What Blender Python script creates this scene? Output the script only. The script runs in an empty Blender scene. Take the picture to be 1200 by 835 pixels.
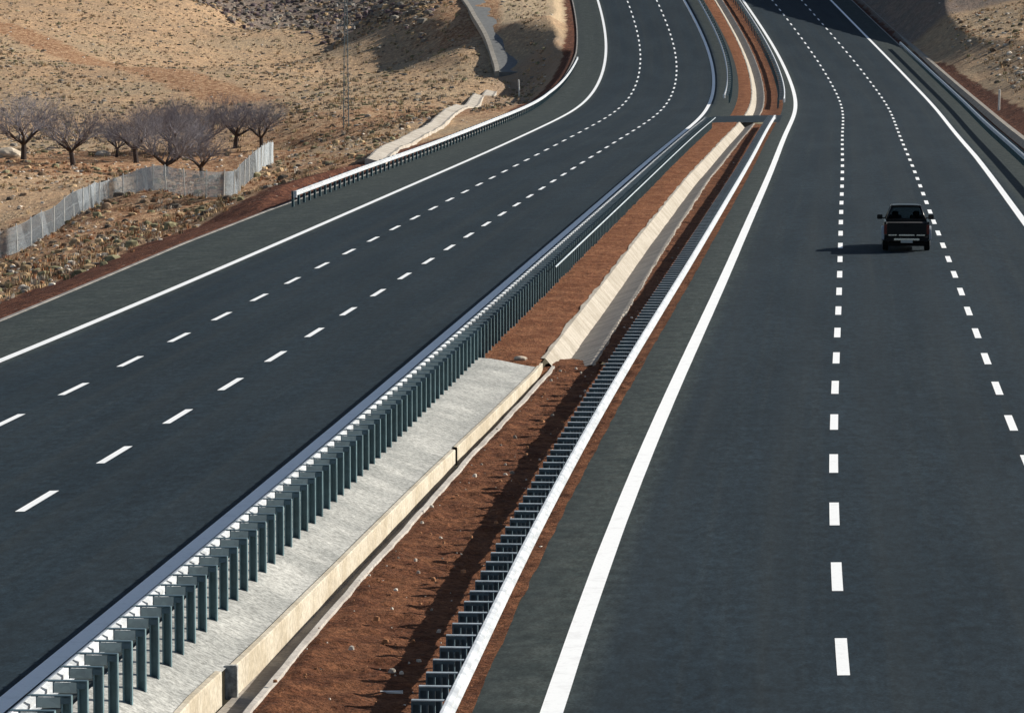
import bpy, bmesh, math, random
import numpy as np
from mathutils import Vector, Matrix

R = math.radians
random.seed(7)
rng = np.random.default_rng(11)
SC = bpy.context.scene
COL = SC.collection

# ------------------------------------------------------------------ camera, sky, sun, exposure
cam_data = bpy.data.cameras.new('camera')
cam_data.sensor_fit = 'HORIZONTAL'
cam_data.sensor_width = 36.0
cam_data.lens = 36.0 * 4545.0 / 1200.0
cam_data.clip_start = 1.0
cam_data.clip_end = 6000.0
cam = bpy.data.objects.new('camera', cam_data)
COL.objects.link(cam)
cam.location = (0.0, 0.0, 8.834)
cam.rotation_euler = (math.pi / 2 - 0.089058, 0.0, 0.058655)
SC.camera = cam

SUN_EL, SUN_AZ = 27.0, 28.0        # elevation, and degrees from +X towards +Y
world = bpy.data.worlds.new('World')
SC.world = world
world.use_nodes = True
wn = world.node_tree
sky = wn.nodes.new('ShaderNodeTexSky')
sky.sky_type = 'NISHITA'
sky.sun_disc = False
sky.sun_elevation = R(SUN_EL)
sky.sun_rotation = R(90.0 - SUN_AZ)
wn.links.new(sky.outputs['Color'], wn.nodes['Background'].inputs['Color'])
wn.nodes['Background'].inputs['Strength'].default_value = 0.058

sun_data = bpy.data.lights.new('sun', 'SUN')
sun_data.energy = 5.0
sun_data.angle = R(0.5)
sun_data.color = (1.0, 0.94, 0.84)
sun = bpy.data.objects.new('sun', sun_data)
COL.objects.link(sun)
sd = Vector((math.cos(R(SUN_EL)) * math.cos(R(SUN_AZ)), math.cos(R(SUN_EL)) * math.sin(R(SUN_AZ)), math.sin(R(SUN_EL))))
sun.rotation_euler = sd.to_track_quat('Z', 'Y').to_euler()
sun.location = sd * 300

SC.view_settings.view_transform = 'Standard'
SC.view_settings.look = 'None'
SC.view_settings.exposure = 0.55
SC.view_settings.gamma = 1.0
SC.view_settings.use_curve_mapping = False
SC.render.engine = 'CYCLES'

# ------------------------------------------------------------------ road alignment (metres)
RR =dict(k0=-20,k1=487.5,x0=1.4373,y0=52.8561,z0=-0.0000,th=[0.0, -0.026286, -0.026987, -0.027506, -0.025528, -0.026759, -0.007174, 0.013488, 0.034859, 0.054341, 0.071942],gr=[-2.1e-05, 0.002304, 0.00273, 0.003754, 0.003893, 0.004244, 0.019052, 0.040508, 0.061165, 0.080856, 0.099442],e=[0.03401, 0.008834, 0.009031, 0.01113, 0.002214, -0.005377, 0.002262, 0.009202, 0.006309, 0.006021, 0.003177])
LL =dict(k0=-20,k1=482.5,x0=-12.3507,y0=67.3846,z0=0.2028,th=[-0.021803, -0.021573, -0.025195, -0.024258, -0.027601, -0.020692, -0.002021, 0.019185, 0.041096, 0.060647, 0.080602],gr=[-0.007339, -0.001953, 0.00282, 0.002378, 0.003305, 0.005764, 0.025399, 0.046601, 0.065081, 0.085838, 0.105029],e=[0.023929, 0.043921, 0.048907, 0.049063, 0.043957, 0.029288, 0.045191, 0.048637, 0.044432, 0.043409, 0.042102])

def cubic(x, y, s):
    x = np.asarray(x, float); y = np.asarray(y, float)
    n = len(x); h = np.diff(x); A = np.eye(n); b = np.zeros(n)
    for i in range(1, n - 1):
        A[i, i - 1] = h[i - 1]; A[i, i] = 2 * (h[i - 1] + h[i]); A[i, i + 1] = h[i]
        b[i] = 6 * ((y[i + 1] - y[i]) / h[i] - (y[i] - y[i - 1]) / h[i - 1])
    M = np.linalg.solve(A, b)
    i = np.clip(np.searchsorted(x, s) - 1, 0, n - 2)
    sc_ = np.clip(s, x[0], x[-1])
    t = sc_ - x[i]; u = x[i + 1] - sc_
    return M[i] * u**3 / (6 * h[i]) + M[i + 1] * t**3 / (6 * h[i]) + (y[i] / h[i] - M[i] * h[i] / 6) * u + (y[i + 1] / h[i] - M[i + 1] * h[i] / 6) * t

class Line:
    """a carriageway alignment: station s -> point, with offset o to the right and height h"""
    def __init__(self, d):
        kn = np.linspace(d['k0'], d['k1'], 11)
        S = np.arange(-90.0, 1300.0, 2.5)
        T = cubic(kn, d['th'], S); G = cubic(kn, d['gr'], S); E = cubic(kn, d['e'], S)
        a = S < d['k0']
        k1 = d['k1']; m = S > k1
        T[a] = d['th'][1]; G[a] = 0.0
        T[(S < 0)] = T[np.searchsorted(S, 0)]
        T[m] = d['th'][-1] + np.minimum(S[m] - k1, 120) * 4.2e-4
        q = S > 452
        G[q] = np.maximum(.092 - (S[q] - 452) * .0016, .004)
        def integ(v):
            return np.concatenate([[0], np.cumsum((v[1:] + v[:-1]) / 2 * 2.5)])
        i0 = np.searchsorted(S, 0)
        self.S = S; self.T = T; self.E = E
        X = integ(-np.sin(T)); Y = integ(np.cos(T)); Z = integ(G)
        self.X = X - X[i0] + d['x0']; self.Y = Y - Y[i0] + d['y0']; self.Z = Z - Z[i0] + d['z0']
    def at(self, s, o=0.0, h=0.0):
        s = np.asarray(s, float); o = np.asarray(o, float)
        x = np.interp(s, self.S, self.X); y = np.interp(s, self.S, self.Y); z = np.interp(s, self.S, self.Z)
        t = np.interp(s, self.S, self.T); e = np.interp(s, self.S, self.E)
        return np.stack(np.broadcast_arrays(x + o * np.cos(t), y + o * np.sin(t), z + np.clip(o, -12, 12) * e + h), -1)
    def theta(self, s):
        return float(np.interp(s, self.S, self.T))
    def find(self, x, y):
        x = np.atleast_1d(np.asarray(x, float)); y = np.atleast_1d(np.asarray(y, float))
        so, oo = [], []
        for a, b in zip(x, y):
            k = int(((self.X - a)**2 + (self.Y - b)**2).argmin())
            t = self.T[k]
            ds = -(a - self.X[k]) * math.sin(t) + (b - self.Y[k]) * math.cos(t)
            so.append(self.S[k] + ds); oo.append((a - self.X[k]) * math.cos(t) + (b - self.Y[k]) * math.sin(t))
        return np.array(so), np.array(oo)

RA = Line(RR)     # first dashed line of the right carriageway
LA = Line(LL)     # inner dashed line of the left carriageway
DASH0_L = 22.63   # station shift between the two dashed lines on the left

# ------------------------------------------------------------------ natural ground
LC= [(-40.0, -20.0, -6.0), (-40.0, 60.0, -6.0), (-80.0, -20.0, -7.0), (-80.0, 80.0, -7.0), (-40.0, 120.0, -6.3), (-80.0, 160.0, -8.0), (-150.0, 0.0, -7.0), (-160.0, 150.0, -8.0), (-33.0, 175.0, -5.0), (-240.0, 80.0, -6.0), (-38.9, 220.0, -5.21), (-38.1, 240.0, -4.44), (-33.1, 235.0, -3.53), (-31.3, 250.0, -3.09), (-28.4, 240.0, -1.76), (-24.2, 225.0, -0.59), (-48.1, 250.0, -7.64), (-42.9, 242.0, -5.03), (-41.8, 255.0, -3.69), (-42.5, 280.0, -4.35), (-42.4, 300.0, -5.55), (-41.7, 315.0, -6.54), (-42.0, 350.0, -4.99), (-20.8, 190.0, 0.62), (-89.9, 640.0, 10.05), (-71.0, 600.0, 6.02), (-56.1, 545.0, 3.29), (-41.5, 475.0, 1.51), (-31.7, 440.0, 1.09), (-95.5, 680.0, 8.78), (-74.6, 630.0, 4.22), (-59.1, 575.0, 2.23), (-42.8, 490.0, 2.57), (-60.7, 590.0, 5.17), (-87.5, 700.0, 8.32), (-78.6, 690.0, 10.6), (-51.4, 560.0, 10.26), (-40.0, 495.0, 5.76), (-38.2, 500.0, 7.92), (-33.2, 462.0, 3.94), (-35.0, 458.0, 2.48), (-42.0, 520.0, 9.25), (-106.1, 850.0, 22.19), (-169.2, 1000.0, 28.97), (-26.7, 450.0, 1.9), (-28.8, 468.0, 4.7), (-30.6, 480.0, 6.7), (-33.2, 500.0, 8.8), (-35.7, 520.0, 10.16), (-21.4, 438.0, 4.97), (-28.1, 478.0, 7.54), (-23.6, 245.0, -0.34), (-21.4, 265.0, -0.26), (-22.7, 315.0, -0.38), (-21.8, 240.0, -0.47), (-24.2, 300.0, -0.61), (-25.2, 350.0, -0.1), (-27.1, 430.0, 0.79), (-27.0, 400.0, 0.39), (-29.4, 320.0, -0.89), (-38.4, 390.0, -0.45), (-33.9, 420.0, -0.23), (-29.0, 430.0, 0.98), (-34.2, 300.0, -2.28), (-41.0, 360.0, -2.12), (-46.2, 430.0, -0.46), (-61.2, 330.0, -4.03), (-43.9, 300.0, -3.96), (-42.2, 340.0, -3.54), (-76.8, 400.0, -3.39), (-67.9, 400.0, -3.38), (-57.2, 420.0, -2.11), (-92.1, 480.0, 1.6), (-77.6, 490.0, 1.46), (-60.0, 480.0, 1.62), (-107.4, 560.0, 6.57), (-98.1, 620.0, 10.42), (-130.2, 680.0, 19.56), (-141.9, 600.0, 10.38), (-94.8, 400.0, -3.42), (-66.4, 280.0, -5.98), (-55.0, 440.0, -0.68), (-24.0, 380.0, -0.9), (-27.0, 402.0, -0.8), (-24.0, 415.0, -0.8), (-30.0, 418.0, -0.6), (-24.0, 430.0, -0.6), (-40.0, 600.0, 11.5), (-50.0, 640.0, 12.5), (-70.0, 700.0, 14.0), (-100.0, 760.0, 18.0), (-30.0, 620.0, 11.5), (-30.0, 760.0, 13.0), (-33.0, 560.0, 10.6), (-27.0, 470.0, 7.4), (-25.0, 480.0, 7.8), (-24.5, 462.0, 5.9), (-23.0, 490.0, 9.0), (-28.0, 500.0, 9.6), (-31.0, 540.0, 10.5)]
RC= [(16.0, -20.0, 0.5), (16.0, 80.0, 0.5), (40.0, 0.0, 2.0), (40.0, 120.0, 3.0), (15.0, 150.0, 1.2), (60.0, 250.0, 7.0), (100.0, 100.0, 6.0), (14.5, 200.0, 2.81), (17.8, 262.0, 3.23), (20.3, 330.0, 4.29), (19.7, 390.0, 4.73), (24.6, 340.0, 5.26), (31.0, 430.0, 9.92), (24.1, 440.0, 8.99), (19.3, 408.0, 5.61), (28.2, 300.0, 5.69), (46.1, 400.0, 9.84), (22.0, 450.0, 11.5), (26.0, 480.0, 18.0), (24.0, 520.0, 26.0), (40.0, 470.0, 17.0), (40.0, 520.0, 28.0), (60.0, 480.0, 20.0), (24.0, 600.0, 26.0), (60.0, 600.0, 28.0), (100.0, 500.0, 20.0), (100.0, 700.0, 26.0), (30.0, 800.0, 26.0), (20.0, 1000.0, 26.0)]

class Nat:
    SX = 2.2
    def __init__(self, pts, lam):
        P = np.array(pts, float)
        self.c = np.stack([P[:, 0] * self.SX, P[:, 1]], 1) / 100.0
        n = len(P)
        K = self.k(self.c, self.c) + lam * np.eye(n)
        Q = np.concatenate([np.ones((n, 1)), self.c], 1)
        A = np.block([[K, Q], [Q.T, np.zeros((3, 3))]])
        self.w = np.linalg.solve(A, np.concatenate([P[:, 2], np.zeros(3)]))
    def k(self, a, b):
        r2 = ((a[:, None] - b[None])**2).sum(-1)
        return np.where(r2 > 0, r2 * np.log(r2 + 1e-12) * 0.5, 0)
    def __call__(self, x, y):
        x = np.asarray(x, float); sh = x.shape
        q = np.stack([x.ravel() * self.SX, np.asarray(y, float).ravel()], 1) / 100.0
        out = np.empty(len(q))
        for i in range(0, len(q), 20000):
            qq = q[i:i + 20000]
            out[i:i + 20000] = np.concatenate([self.k(qq, self.c), np.ones((len(qq), 1)), qq], 1) @ self.w
        return out.reshape(sh)

NL = Nat(LC, 0.0025)
NR = Nat(RC, 0.02)

_tab = rng.random((256, 256))
def vnoise(x, y):
    xi = np.floor(x).astype(int); yi = np.floor(y).astype(int)
    fx = x - xi; fy = y - yi
    fx = fx * fx * (3 - 2 * fx); fy = fy * fy * (3 - 2 * fy)
    g = lambda a, b: _tab[a % 256, b % 256]
    return (g(xi, yi) * (1 - fx) + g(xi + 1, yi) * fx) * (1 - fy) + (g(xi, yi + 1) * (1 - fx) + g(xi + 1, yi + 1) * fx) * fy
def fbm(x, y, f, n=4):
    v = 0; a = 1; t = 0
    for i in range(n):
        v = v + a * (vnoise(x * f + 17.3 * i, y * f + 9.1 * i) - .5); t += a
        a *= .55; f *= 2.1
    return v / t

def ledge(s):      # outer edge of the left shoulder, from LA
    return np.interp(s, [40, 62, 85, 110, 300, 360], [-10.5, -11.05, -11.6, -11.8, -11.4, -10.7])
REDGE = 9.25       # outer edge of the right shoulder, from RA
def smooth(a, b, x):
    t = np.clip((x - a) / (b - a), 0, 1)
    return t * t * (3 - 2 * t)

def ground_left(s, o):
    """height of the ground left of the road at station s, offset o (< ledge)"""
    s = np.asarray(s, float); o = np.asarray(o, float)
    p = LA.at(s, o); L0 = ledge(s); e = LA.at(s, L0)
    d = np.maximum(L0 - o, 0)
    n = NL(p[..., 0], p[..., 1])
    fill = np.interp(s, [-60, 150, 230, 290, 330, 420], [.29, .29, .33, .55, .72, .75])
    lo = e[..., 2] - .06 - fill * np.maximum(d - .5, 0)
    hi = e[..., 2] - .12 + .55 * np.maximum(d - 1.6, 0)
    z = np.minimum(np.maximum(n, lo), hi)
    k = smooth(1.0, 6.0, d)
    cal = 1 - .6 * smooth(195, 225, s) * smooth(440, 410, s) * smooth(16, 10, d)
    z = z + cal * k * (fbm(p[..., 0], p[..., 1], 1 / 9., 4) * .55 + fbm(p[..., 0] + 50, p[..., 1], 1 / 2.2, 3) * .38)
    z = z + smooth(.3, 1, d) * fbm(p[..., 0], p[..., 1], 1 / .8, 2) * .1
    return z

RPROF = [(0, -.02), (.5, -.04), (.9, -.05), (1.35, -.36), (1.75, -.36), (2.15, -.02), (2.35, .02), (2.6, .0)]
def ground_right(s, o):
    s = np.asarray(s, float); o = np.asarray(o, float)
    p = RA.at(s, o); e = RA.at(s, REDGE)
    d = np.maximum(o - REDGE, 0)
    n = NR(p[..., 0], p[..., 1])
    base = np.interp(d, [a for a, b in RPROF], [b for a, b in RPROF]) + e[..., 2]
    k = np.maximum(d - 2.6, 0)
    g = np.interp(s, [330, 375, 400], [.38, .8, 1.15])
    z = np.minimum(np.maximum(n, base - .4 * k), base + g * k)
    q = smooth(0.1, 3.0, k)
    amp = np.interp(s, [370, 400], [1, .35])
    z = z + q * amp * (fbm(p[..., 0], p[..., 1], 1 / 8., 4) * .5 + fbm(p[..., 0] + 50, p[..., 1], 1 / 2.0, 3) * .3)
    return z - np.where(d <= 2.6, .03, 0)

def stand(x, y, left=True):
    if left:
        s, o = LA.find(x, y); z = ground_left(s, o)
    else:
        s, o = RA.find(x, y); z = ground_right(s, o)
    return float(z[0])

# ------------------------------------------------------------------ mesh helpers
def mesh_np(name, V, F, mat=None, attrs=None, smooth_=False):
    V = np.asarray(V, np.float32); F = np.asarray(F, np.int32)
    me = bpy.data.meshes.new(name)
    n = F.shape[1]
    me.vertices.add(len(V)); me.vertices.foreach_set('co', V.ravel())
    me.loops.add(F.size); me.loops.foreach_set('vertex_index', F.ravel())
    me.polygons.add(len(F)); me.polygons.foreach_set('loop_start', np.arange(0, F.size, n, dtype=np.int32))
    me.update(calc_edges=True)
    me.polygons.foreach_set('use_smooth', np.full(len(F), smooth_))
    for k, a in (attrs or {}).items():
        at = me.attributes.new(k, 'FLOAT_VECTOR', 'POINT')
        at.data.foreach_set('vector', np.asarray(a, np.float32).ravel())
    if mat: me.materials.append(mat)
    me.validate(); me.update()
    return me

def link(name, me, parent=None, loc=None, rot=None):
    o = bpy.data.objects.new(name, me); COL.objects.link(o)
    if parent is not None: o.parent = parent
    if loc is not None: o.location = loc
    if rot is not None: o.rotation_euler = rot
    return o

def tag(o, label=None, cat=None, group=None, kind=None):
    if label: o['label'] = label
    if cat: o['category'] = cat
    if group: o['group'] = group
    if kind: o['kind'] = kind
    return o

def empty(name, loc=(0, 0, 0), rz=0.0):
    o = bpy.data.objects.new(name, None); COL.objects.link(o)
    o.location = loc; o.rotation_euler = (0, 0, rz); o.empty_display_size = .3
    return o

def grid_faces(r, c):
    i = np.arange(r - 1)[:, None] * c + np.arange(c - 1)[None]
    return np.stack([i, i + 1, i + c + 1, i + c], -1).reshape(-1, 4)

def sweep(fn, ss, oo):
    """grid over stations and offsets; fn(S, O) -> points"""
    S, O = np.meshgrid(ss, oo, indexing='ij')
    P = fn(S, O)
    rs = np.stack([O, S, np.zeros_like(S)], -1)
    return P.reshape(-1, 3), grid_faces(len(ss), len(oo)), rs.reshape(-1, 3)

class MB:
    """collects closed pieces into one mesh"""
    def __init__(self): self.v = []; self.f = []; self.m = []
    def add(self, V, F, m=0):
        b = len(self.v); self.v += [tuple(map(float, p)) for p in V]
        self.f += [tuple(b + i for i in q) for q in F]; self.m += [m] * len(F)
    def box(self, c, d, m=0, rz=0.0):
        x, y, z = d[0] / 2, d[1] / 2, d[2] / 2
        V = [Vector((a * x, b * y, e * z)) for e in (-1, 1) for b in (-1, 1) for a in (-1, 1)]
        M = Matrix.Rotation(rz, 3, 'Z')
        V = [M @ v + Vector(c) for v in V]
        self.add(V, [(0, 2, 3, 1), (4, 5, 7, 6), (0, 1, 5, 4), (2, 6, 7, 3), (0, 4, 6, 2), (1, 3, 7, 5)], m)
    def prism(self, prof, axis, a, b, m=0):
        """closed 2D outline extruded from a to b along axis ('x': prof=(y,z); 'y': (x,z); 'z': (x,y))"""
        n = len(prof)
        def p(t, q): return {'x': (t, q[0], q[1]), 'y': (q[0], t, q[1]), 'z': (q[0], q[1], t)}[axis]
        V = [p(a, q) for q in prof] + [p(b, q) for q in prof]
        F = [(i, (i + 1) % n, n + (i + 1) % n, n + i) for i in range(n)] + [tuple(range(n))[::-1], tuple(range(n, 2 * n))]
        self.add(V, F, m)
    def tube(self, p, q, r0, r1, n=6, m=0, cap=True):
        p = Vector(p); q = Vector(q); d = (q - p).normalized()
        a = d.orthogonal().normalized(); b = d.cross(a)
        V = []
        for c, r in ((p, r0), (q, r1)):
            for i in range(n):
                t = 2 * math.pi * i / n
                V.append(c + a * math.cos(t) * r + b * math.sin(t) * r)
        F = [(i, (i + 1) % n, n + (i + 1) % n, n + i) for i in range(n)]
        if cap: F += [tuple(range(n))[::-1], tuple(range(n, 2 * n))]
        self.add(V, F, m)
    def mesh(self, name, mats, bevel=0.0, smooth_=False):
        me = bpy.data.meshes.new(name)
        me.from_pydata(self.v, [], self.f)
        for mt in (mats if isinstance(mats, (list, tuple)) else [mats]): me.materials.append(mt)
        me.polygons.foreach_set('material_index', self.m)
        bm = bmesh.new(); bm.from_mesh(me)
        bmesh.ops.recalc_face_normals(bm, faces=bm.faces)
        if bevel:
            bmesh.ops.bevel(bm, geom=[e for e in bm.edges if e.is_manifold and e.calc_face_angle(0) > .6], offset=bevel, segments=2, affect='EDGES', clamp_overlap=True)
        bm.to_mesh(me); bm.free()
        if smooth_: me.polygons.foreach_set('use_smooth', [True] * len(me.polygons))
        me.update()
        return me

# ------------------------------------------------------------------ materials
class NT:
    def __init__(self, name, rough=.85, spec=.3, metal=0.0):
        self.m = bpy.data.materials.new(name); self.m.use_nodes = True
        self.t = self.m.node_tree; self.b = self.t.nodes['Principled BSDF']
        self.b.inputs['Roughness'].default_value = rough
        self.b.inputs['Specular IOR Level'].default_value = spec
        self.b.inputs['Metallic'].default_value = metal
    def n(self, ty, **kw):
        nd = self.t.nodes.new(ty)
        for k, v in kw.items(): setattr(nd, k, v)
        return nd
    def l(self, a, b): self.t.links.new(a, b)
    def inp(self, sock, v):
        if hasattr(v, 'is_output') or isinstance(v, bpy.types.NodeSocket): self.l(v, sock)
        else: sock.default_value = v
    def obj(self): return self.n('ShaderNodeTexCoord').outputs['Object']
    def pos(self): return self.n('ShaderNodeNewGeometry').outputs['Position']
    def attr(self, name): return self.n('ShaderNodeAttribute', attribute_name=name).outputs['Vector']
    def sep(self, v):
        s = self.n('ShaderNodeSeparateXYZ'); self.l(v, s.inputs[0]); return s.outputs
    def mapping(self, v, sc=(1, 1, 1)):
        m = self.n('ShaderNodeMapping'); self.l(v, m.inputs['Vector']); m.inputs['Scale'].default_value = sc; return m.outputs[0]
    def noise(self, v, scale, detail=4, rough=.6):
        n = self.n('ShaderNodeTexNoise'); self.l(v, n.inputs['Vector'])
        n.inputs['Scale'].default_value = scale; n.inputs['Detail'].default_value = detail; n.inputs['Roughness'].default_value = rough
        return n.outputs['Fac']
    def voro(self, v, scale, out='Distance', feat='F1'):
        n = self.n('ShaderNodeTexVoronoi', feature=feat); self.l(v, n.inputs['Vector']); n.inputs['Scale'].default_value = scale
        return n.outputs[out]
    def ramp(self, v, stops):
        r = self.n('ShaderNodeValToRGB'); self.l(v, r.inputs[0]); e = r.color_ramp.elements
        while len(e) < len(stops): e.new(.5)
        for i, (p, c) in enumerate(stops):
            e[i].position = p
            e[i].color = (c, c, c, 1) if isinstance(c, (int, float)) else (*c, 1)
        return r.outputs[0]
    def mix(self, f, a, b, mode='MIX'):
        m = self.n('ShaderNodeMix', data_type='RGBA', blend_type=mode)
        self.inp(m.inputs[0], f)
        for k, v in ((6, a), (7, b)):
            if isinstance(v, tuple): v = (*v, 1) if len(v) == 3 else v
            self.inp(m.inputs[k], v)
        return m.outputs[2]
    def math(self, op, a, b=0.0, c=0.0):
        m = self.n('ShaderNodeMath', operation=op)
        self.inp(m.inputs[0], a); self.inp(m.inputs[1], b); self.inp(m.inputs[2], c)
        return m.outputs[0]
    def mr(self, v, a, b, c=0.0, d=1.0):
        m = self.n('ShaderNodeMapRange', interpolation_type='SMOOTHSTEP'); self.l(v, m.inputs[0])
        for i, x in enumerate((a, b, c, d)): m.inputs[1 + i].default_value = x
        return m.outputs[0]
    def col(self, v): self.inp(self.b.inputs['Base Color'], (*v, 1) if isinstance(v, tuple) else v)
    def bump(self, h, strength=.5, dist=.05):
        b = self.n('ShaderNodeBump'); self.l(h, b.inputs['Height'])
        b.inputs['Strength'].default_value = strength; b.inputs['Distance'].default_value = dist
        self.l(b.outputs[0], self.b.inputs['Normal'])

def simple(name, c, rough=.7, spec=.3, metal=0.0, var=.25, scale=6.0):
    m = NT(name, rough, spec, metal)
    n = m.noise(m.pos(), scale, 4)
    k = m.ramp(n, [(.3, 1 - var), (.7, 1 + var * .6)])
    m.col(m.mix(1.0, c, k, 'MULTIPLY'))
    return m.m

def asphalt(name, solid_lo, solid_hi):
    m = NT(name, .85, .08)
    rs = m.attr('rs'); p = m.pos(); o, s, _ = m.sep(rs)
    fine = m.noise(p, 26, 3, .7); coarse = m.noise(p, 1.6, 4, .6)
    st = m.noise(m.mapping(rs, (2.2, .018, 1)), 1.0, 4, .6)
    seam = m.noise(m.mapping(rs, (.35, .05, 1)), 1.0, 3, .5)
    c = m.mix(m.mr(seam, .35, .65), (.0105, .0195, .0275), (.0150, .0255, .0345))
    c = m.mix(m.math('MULTIPLY', m.mr(st, .45, .75), .35), c, (.030, .037, .039))
    # paler, dustier shoulders beyond the edge lines, fading in over half a metre
    wob = m.math('MULTIPLY_ADD', m.noise(m.mapping(rs, (1, .12, 1)), 1.0, 3), 1.0, -.5)
    oo = m.math('ADD', o, m.math('MULTIPLY', wob, .5))
    sh = m.math('MAXIMUM', m.mr(oo, solid_lo + .75, solid_lo - .1, 0, 1), m.mr(oo, solid_hi - .1, solid_hi + .6, 0, 1))
    c = m.mix(m.math('MULTIPLY', sh, .85), c, m.mix(m.mr(coarse, .3, .7), (.032, .042, .041), (.046, .054, .050)))
    c = m.mix(1.0, c, m.ramp(fine, [(.25, .5), (.75, 1.6)]), 'MULTIPLY')
    c = m.mix(1.0, c, m.ramp(coarse, [(.3, .84), (.7, 1.16)]), 'MULTIPLY')
    grit = m.noise(m.mapping(p, (1, .35, 1)), 6.5, 2, .8)
    c = m.mix(1.0, c, m.ramp(grit, [(.32, .72), (.68, 1.32)]), 'MULTIPLY')
    # wheel tracks polished by traffic, two per lane
    fr = m.math('ABSOLUTE', m.math('SUBTRACT', m.math('FRACT', m.math('DIVIDE', m.math('ADD', oo, 30.0), 1.875)), .5))
    c = m.mix(m.math('MULTIPLY', m.mr(fr, .30, .05), .22), c, (.024, .031, .035))
    # oil spots and drips
    ds = m.voro(m.mapping(rs, (.25, .03, 1)), 1.0)
    m.col(m.mix(m.mr(ds, .035, .012, 0, .6), c, (.012, .014, .016)))
    m.bump(fine, .35, .006)
    return m.m

M = {}
M['asphalt_r'] = asphalt('asphalt_right', -3.75, 7.6)
M['asphalt_l'] = asphalt('asphalt_left', -7.5, 3.9)

def paint():
    m = NT('road_paint', .55, .3)
    n = m.noise(m.pos(), 18, 4, .7)
    w = m.noise(m.pos(), 2.5, 4, .7)
    c = m.mix(m.mr(n, .55, .75, 0, .45), (.88, .89, .89), (.45, .46, .46))
    m.col(m.mix(m.mr(w, .5, .75, 0, .3), c, (.5, .5, .49)))
    return m.m
M['paint'] = paint()

def soil(name, a, b, peb=.5):
    m = NT(name, .95, .1)
    p = m.pos()
    n1 = m.noise(p, 1.3, 5, .65); n2 = m.noise(p, 9, 5, .7); v = m.voro(p, 7.0)
    c = m.mix(m.mr(n1, .35, .65), a, b)
    c = m.mix(1.0, c, m.ramp(n2, [(.3, .38), (.68, 1.6)]), 'MULTIPLY')
    c = m.mix(m.mr(v, .13, .06, 0, peb), c, (.36, .24, .17))
    m.col(c)
    m.bump(m.math('ADD', n2, m.math('MULTIPLY', n1, .6)), 1.0, .14)
    return m.m
M['red_soil'] = soil('red_soil', (.105, .040, .020), (.195, .082, .040), .35)
M['orange_soil'] = soil('orange_soil', (.15, .056, .026), (.24, .105, .052), .35)

def concrete(name, a, b, joint=0.0, jw=.05, bump=.4, spk=.3):
    m = NT(name, .9, .2)
    p = m.pos(); n1 = m.noise(p, .8, 5, .65); n2 = m.noise(p, 12, 4, .7)
    c = m.mix(m.mr(n1, .35, .65), a, b)
    c = m.mix(1.0, c, m.ramp(n2, [(.3, 1 - spk), (.7, 1 + spk * .6)]), 'MULTIPLY')
    if joint:
        o, s, _ = m.sep(m.attr('rs'))
        fr = m.math('FRACT', m.math('DIVIDE', m.math('ADD', s, m.math('MULTIPLY', n1, .25)), joint))
        j = m.mr(m.math('ABSOLUTE', m.math('SUBTRACT', fr, .5)), jw / joint, jw * .4 / joint, 0, .6)
        c = m.mix(j, c, m.mix(.6, b, (.16, .12, .08)))
    m.col(c); m.bump(n2, bump, .02)
    return m.m
M['slab'] = concrete('pavement_concrete', (.30, .305, .29), (.43, .43, .405), bump=.8, spk=.55)
M['cream'] = concrete('wall_concrete', (.42, .365, .275), (.54, .49, .40), 3.1, .04)
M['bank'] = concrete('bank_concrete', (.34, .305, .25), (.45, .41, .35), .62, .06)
M['greybank'] = concrete('grey_shaded_concrete', (.24, .215, .19), (.32, .29, .25), 1.24, .04)  # plain grey concrete; on the drain's right bank the grey paints in shade
M['kerb'] = concrete('kerb_concrete', (.20, .19, .18), (.30, .28, .26))
M['lip'] = concrete('lip_concrete', (.34, .31, .28), (.46, .43, .39))
M['chute'] = concrete('chute_concrete', (.36, .32, .27), (.50, .46, .40))

def galv(name, c, rough, metal=.75):
    m = NT(name, rough, .5, metal)
    p = m.pos(); v = m.voro(p, 14.0, 'Color'); n = m.noise(p, 3.0, 3)
    k = m.mix(1.0, c, m.ramp(m.sep(v)[0], [(0, .9), (1, 1.08)]), 'MULTIPLY')
    m.col(m.mix(1.0, k, m.ramp(n, [(.3, .8), (.7, 1.12)]), 'MULTIPLY'))
    m.inp(m.b.inputs['Roughness'], m.mr(n, .3, .7, rough - .08, rough + .1))
    return m.m
M['galv_beam'] = galv('galvanised_rail', (.58, .61, .64), .5, .3)
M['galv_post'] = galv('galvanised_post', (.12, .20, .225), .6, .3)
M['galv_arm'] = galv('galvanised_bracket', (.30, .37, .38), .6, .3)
M['galv_dark'] = galv('shaded_bracket_steel', (.07, .12, .15), .6, .3)  # darker copy of the galvanised steel, shade put into its colour

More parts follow.
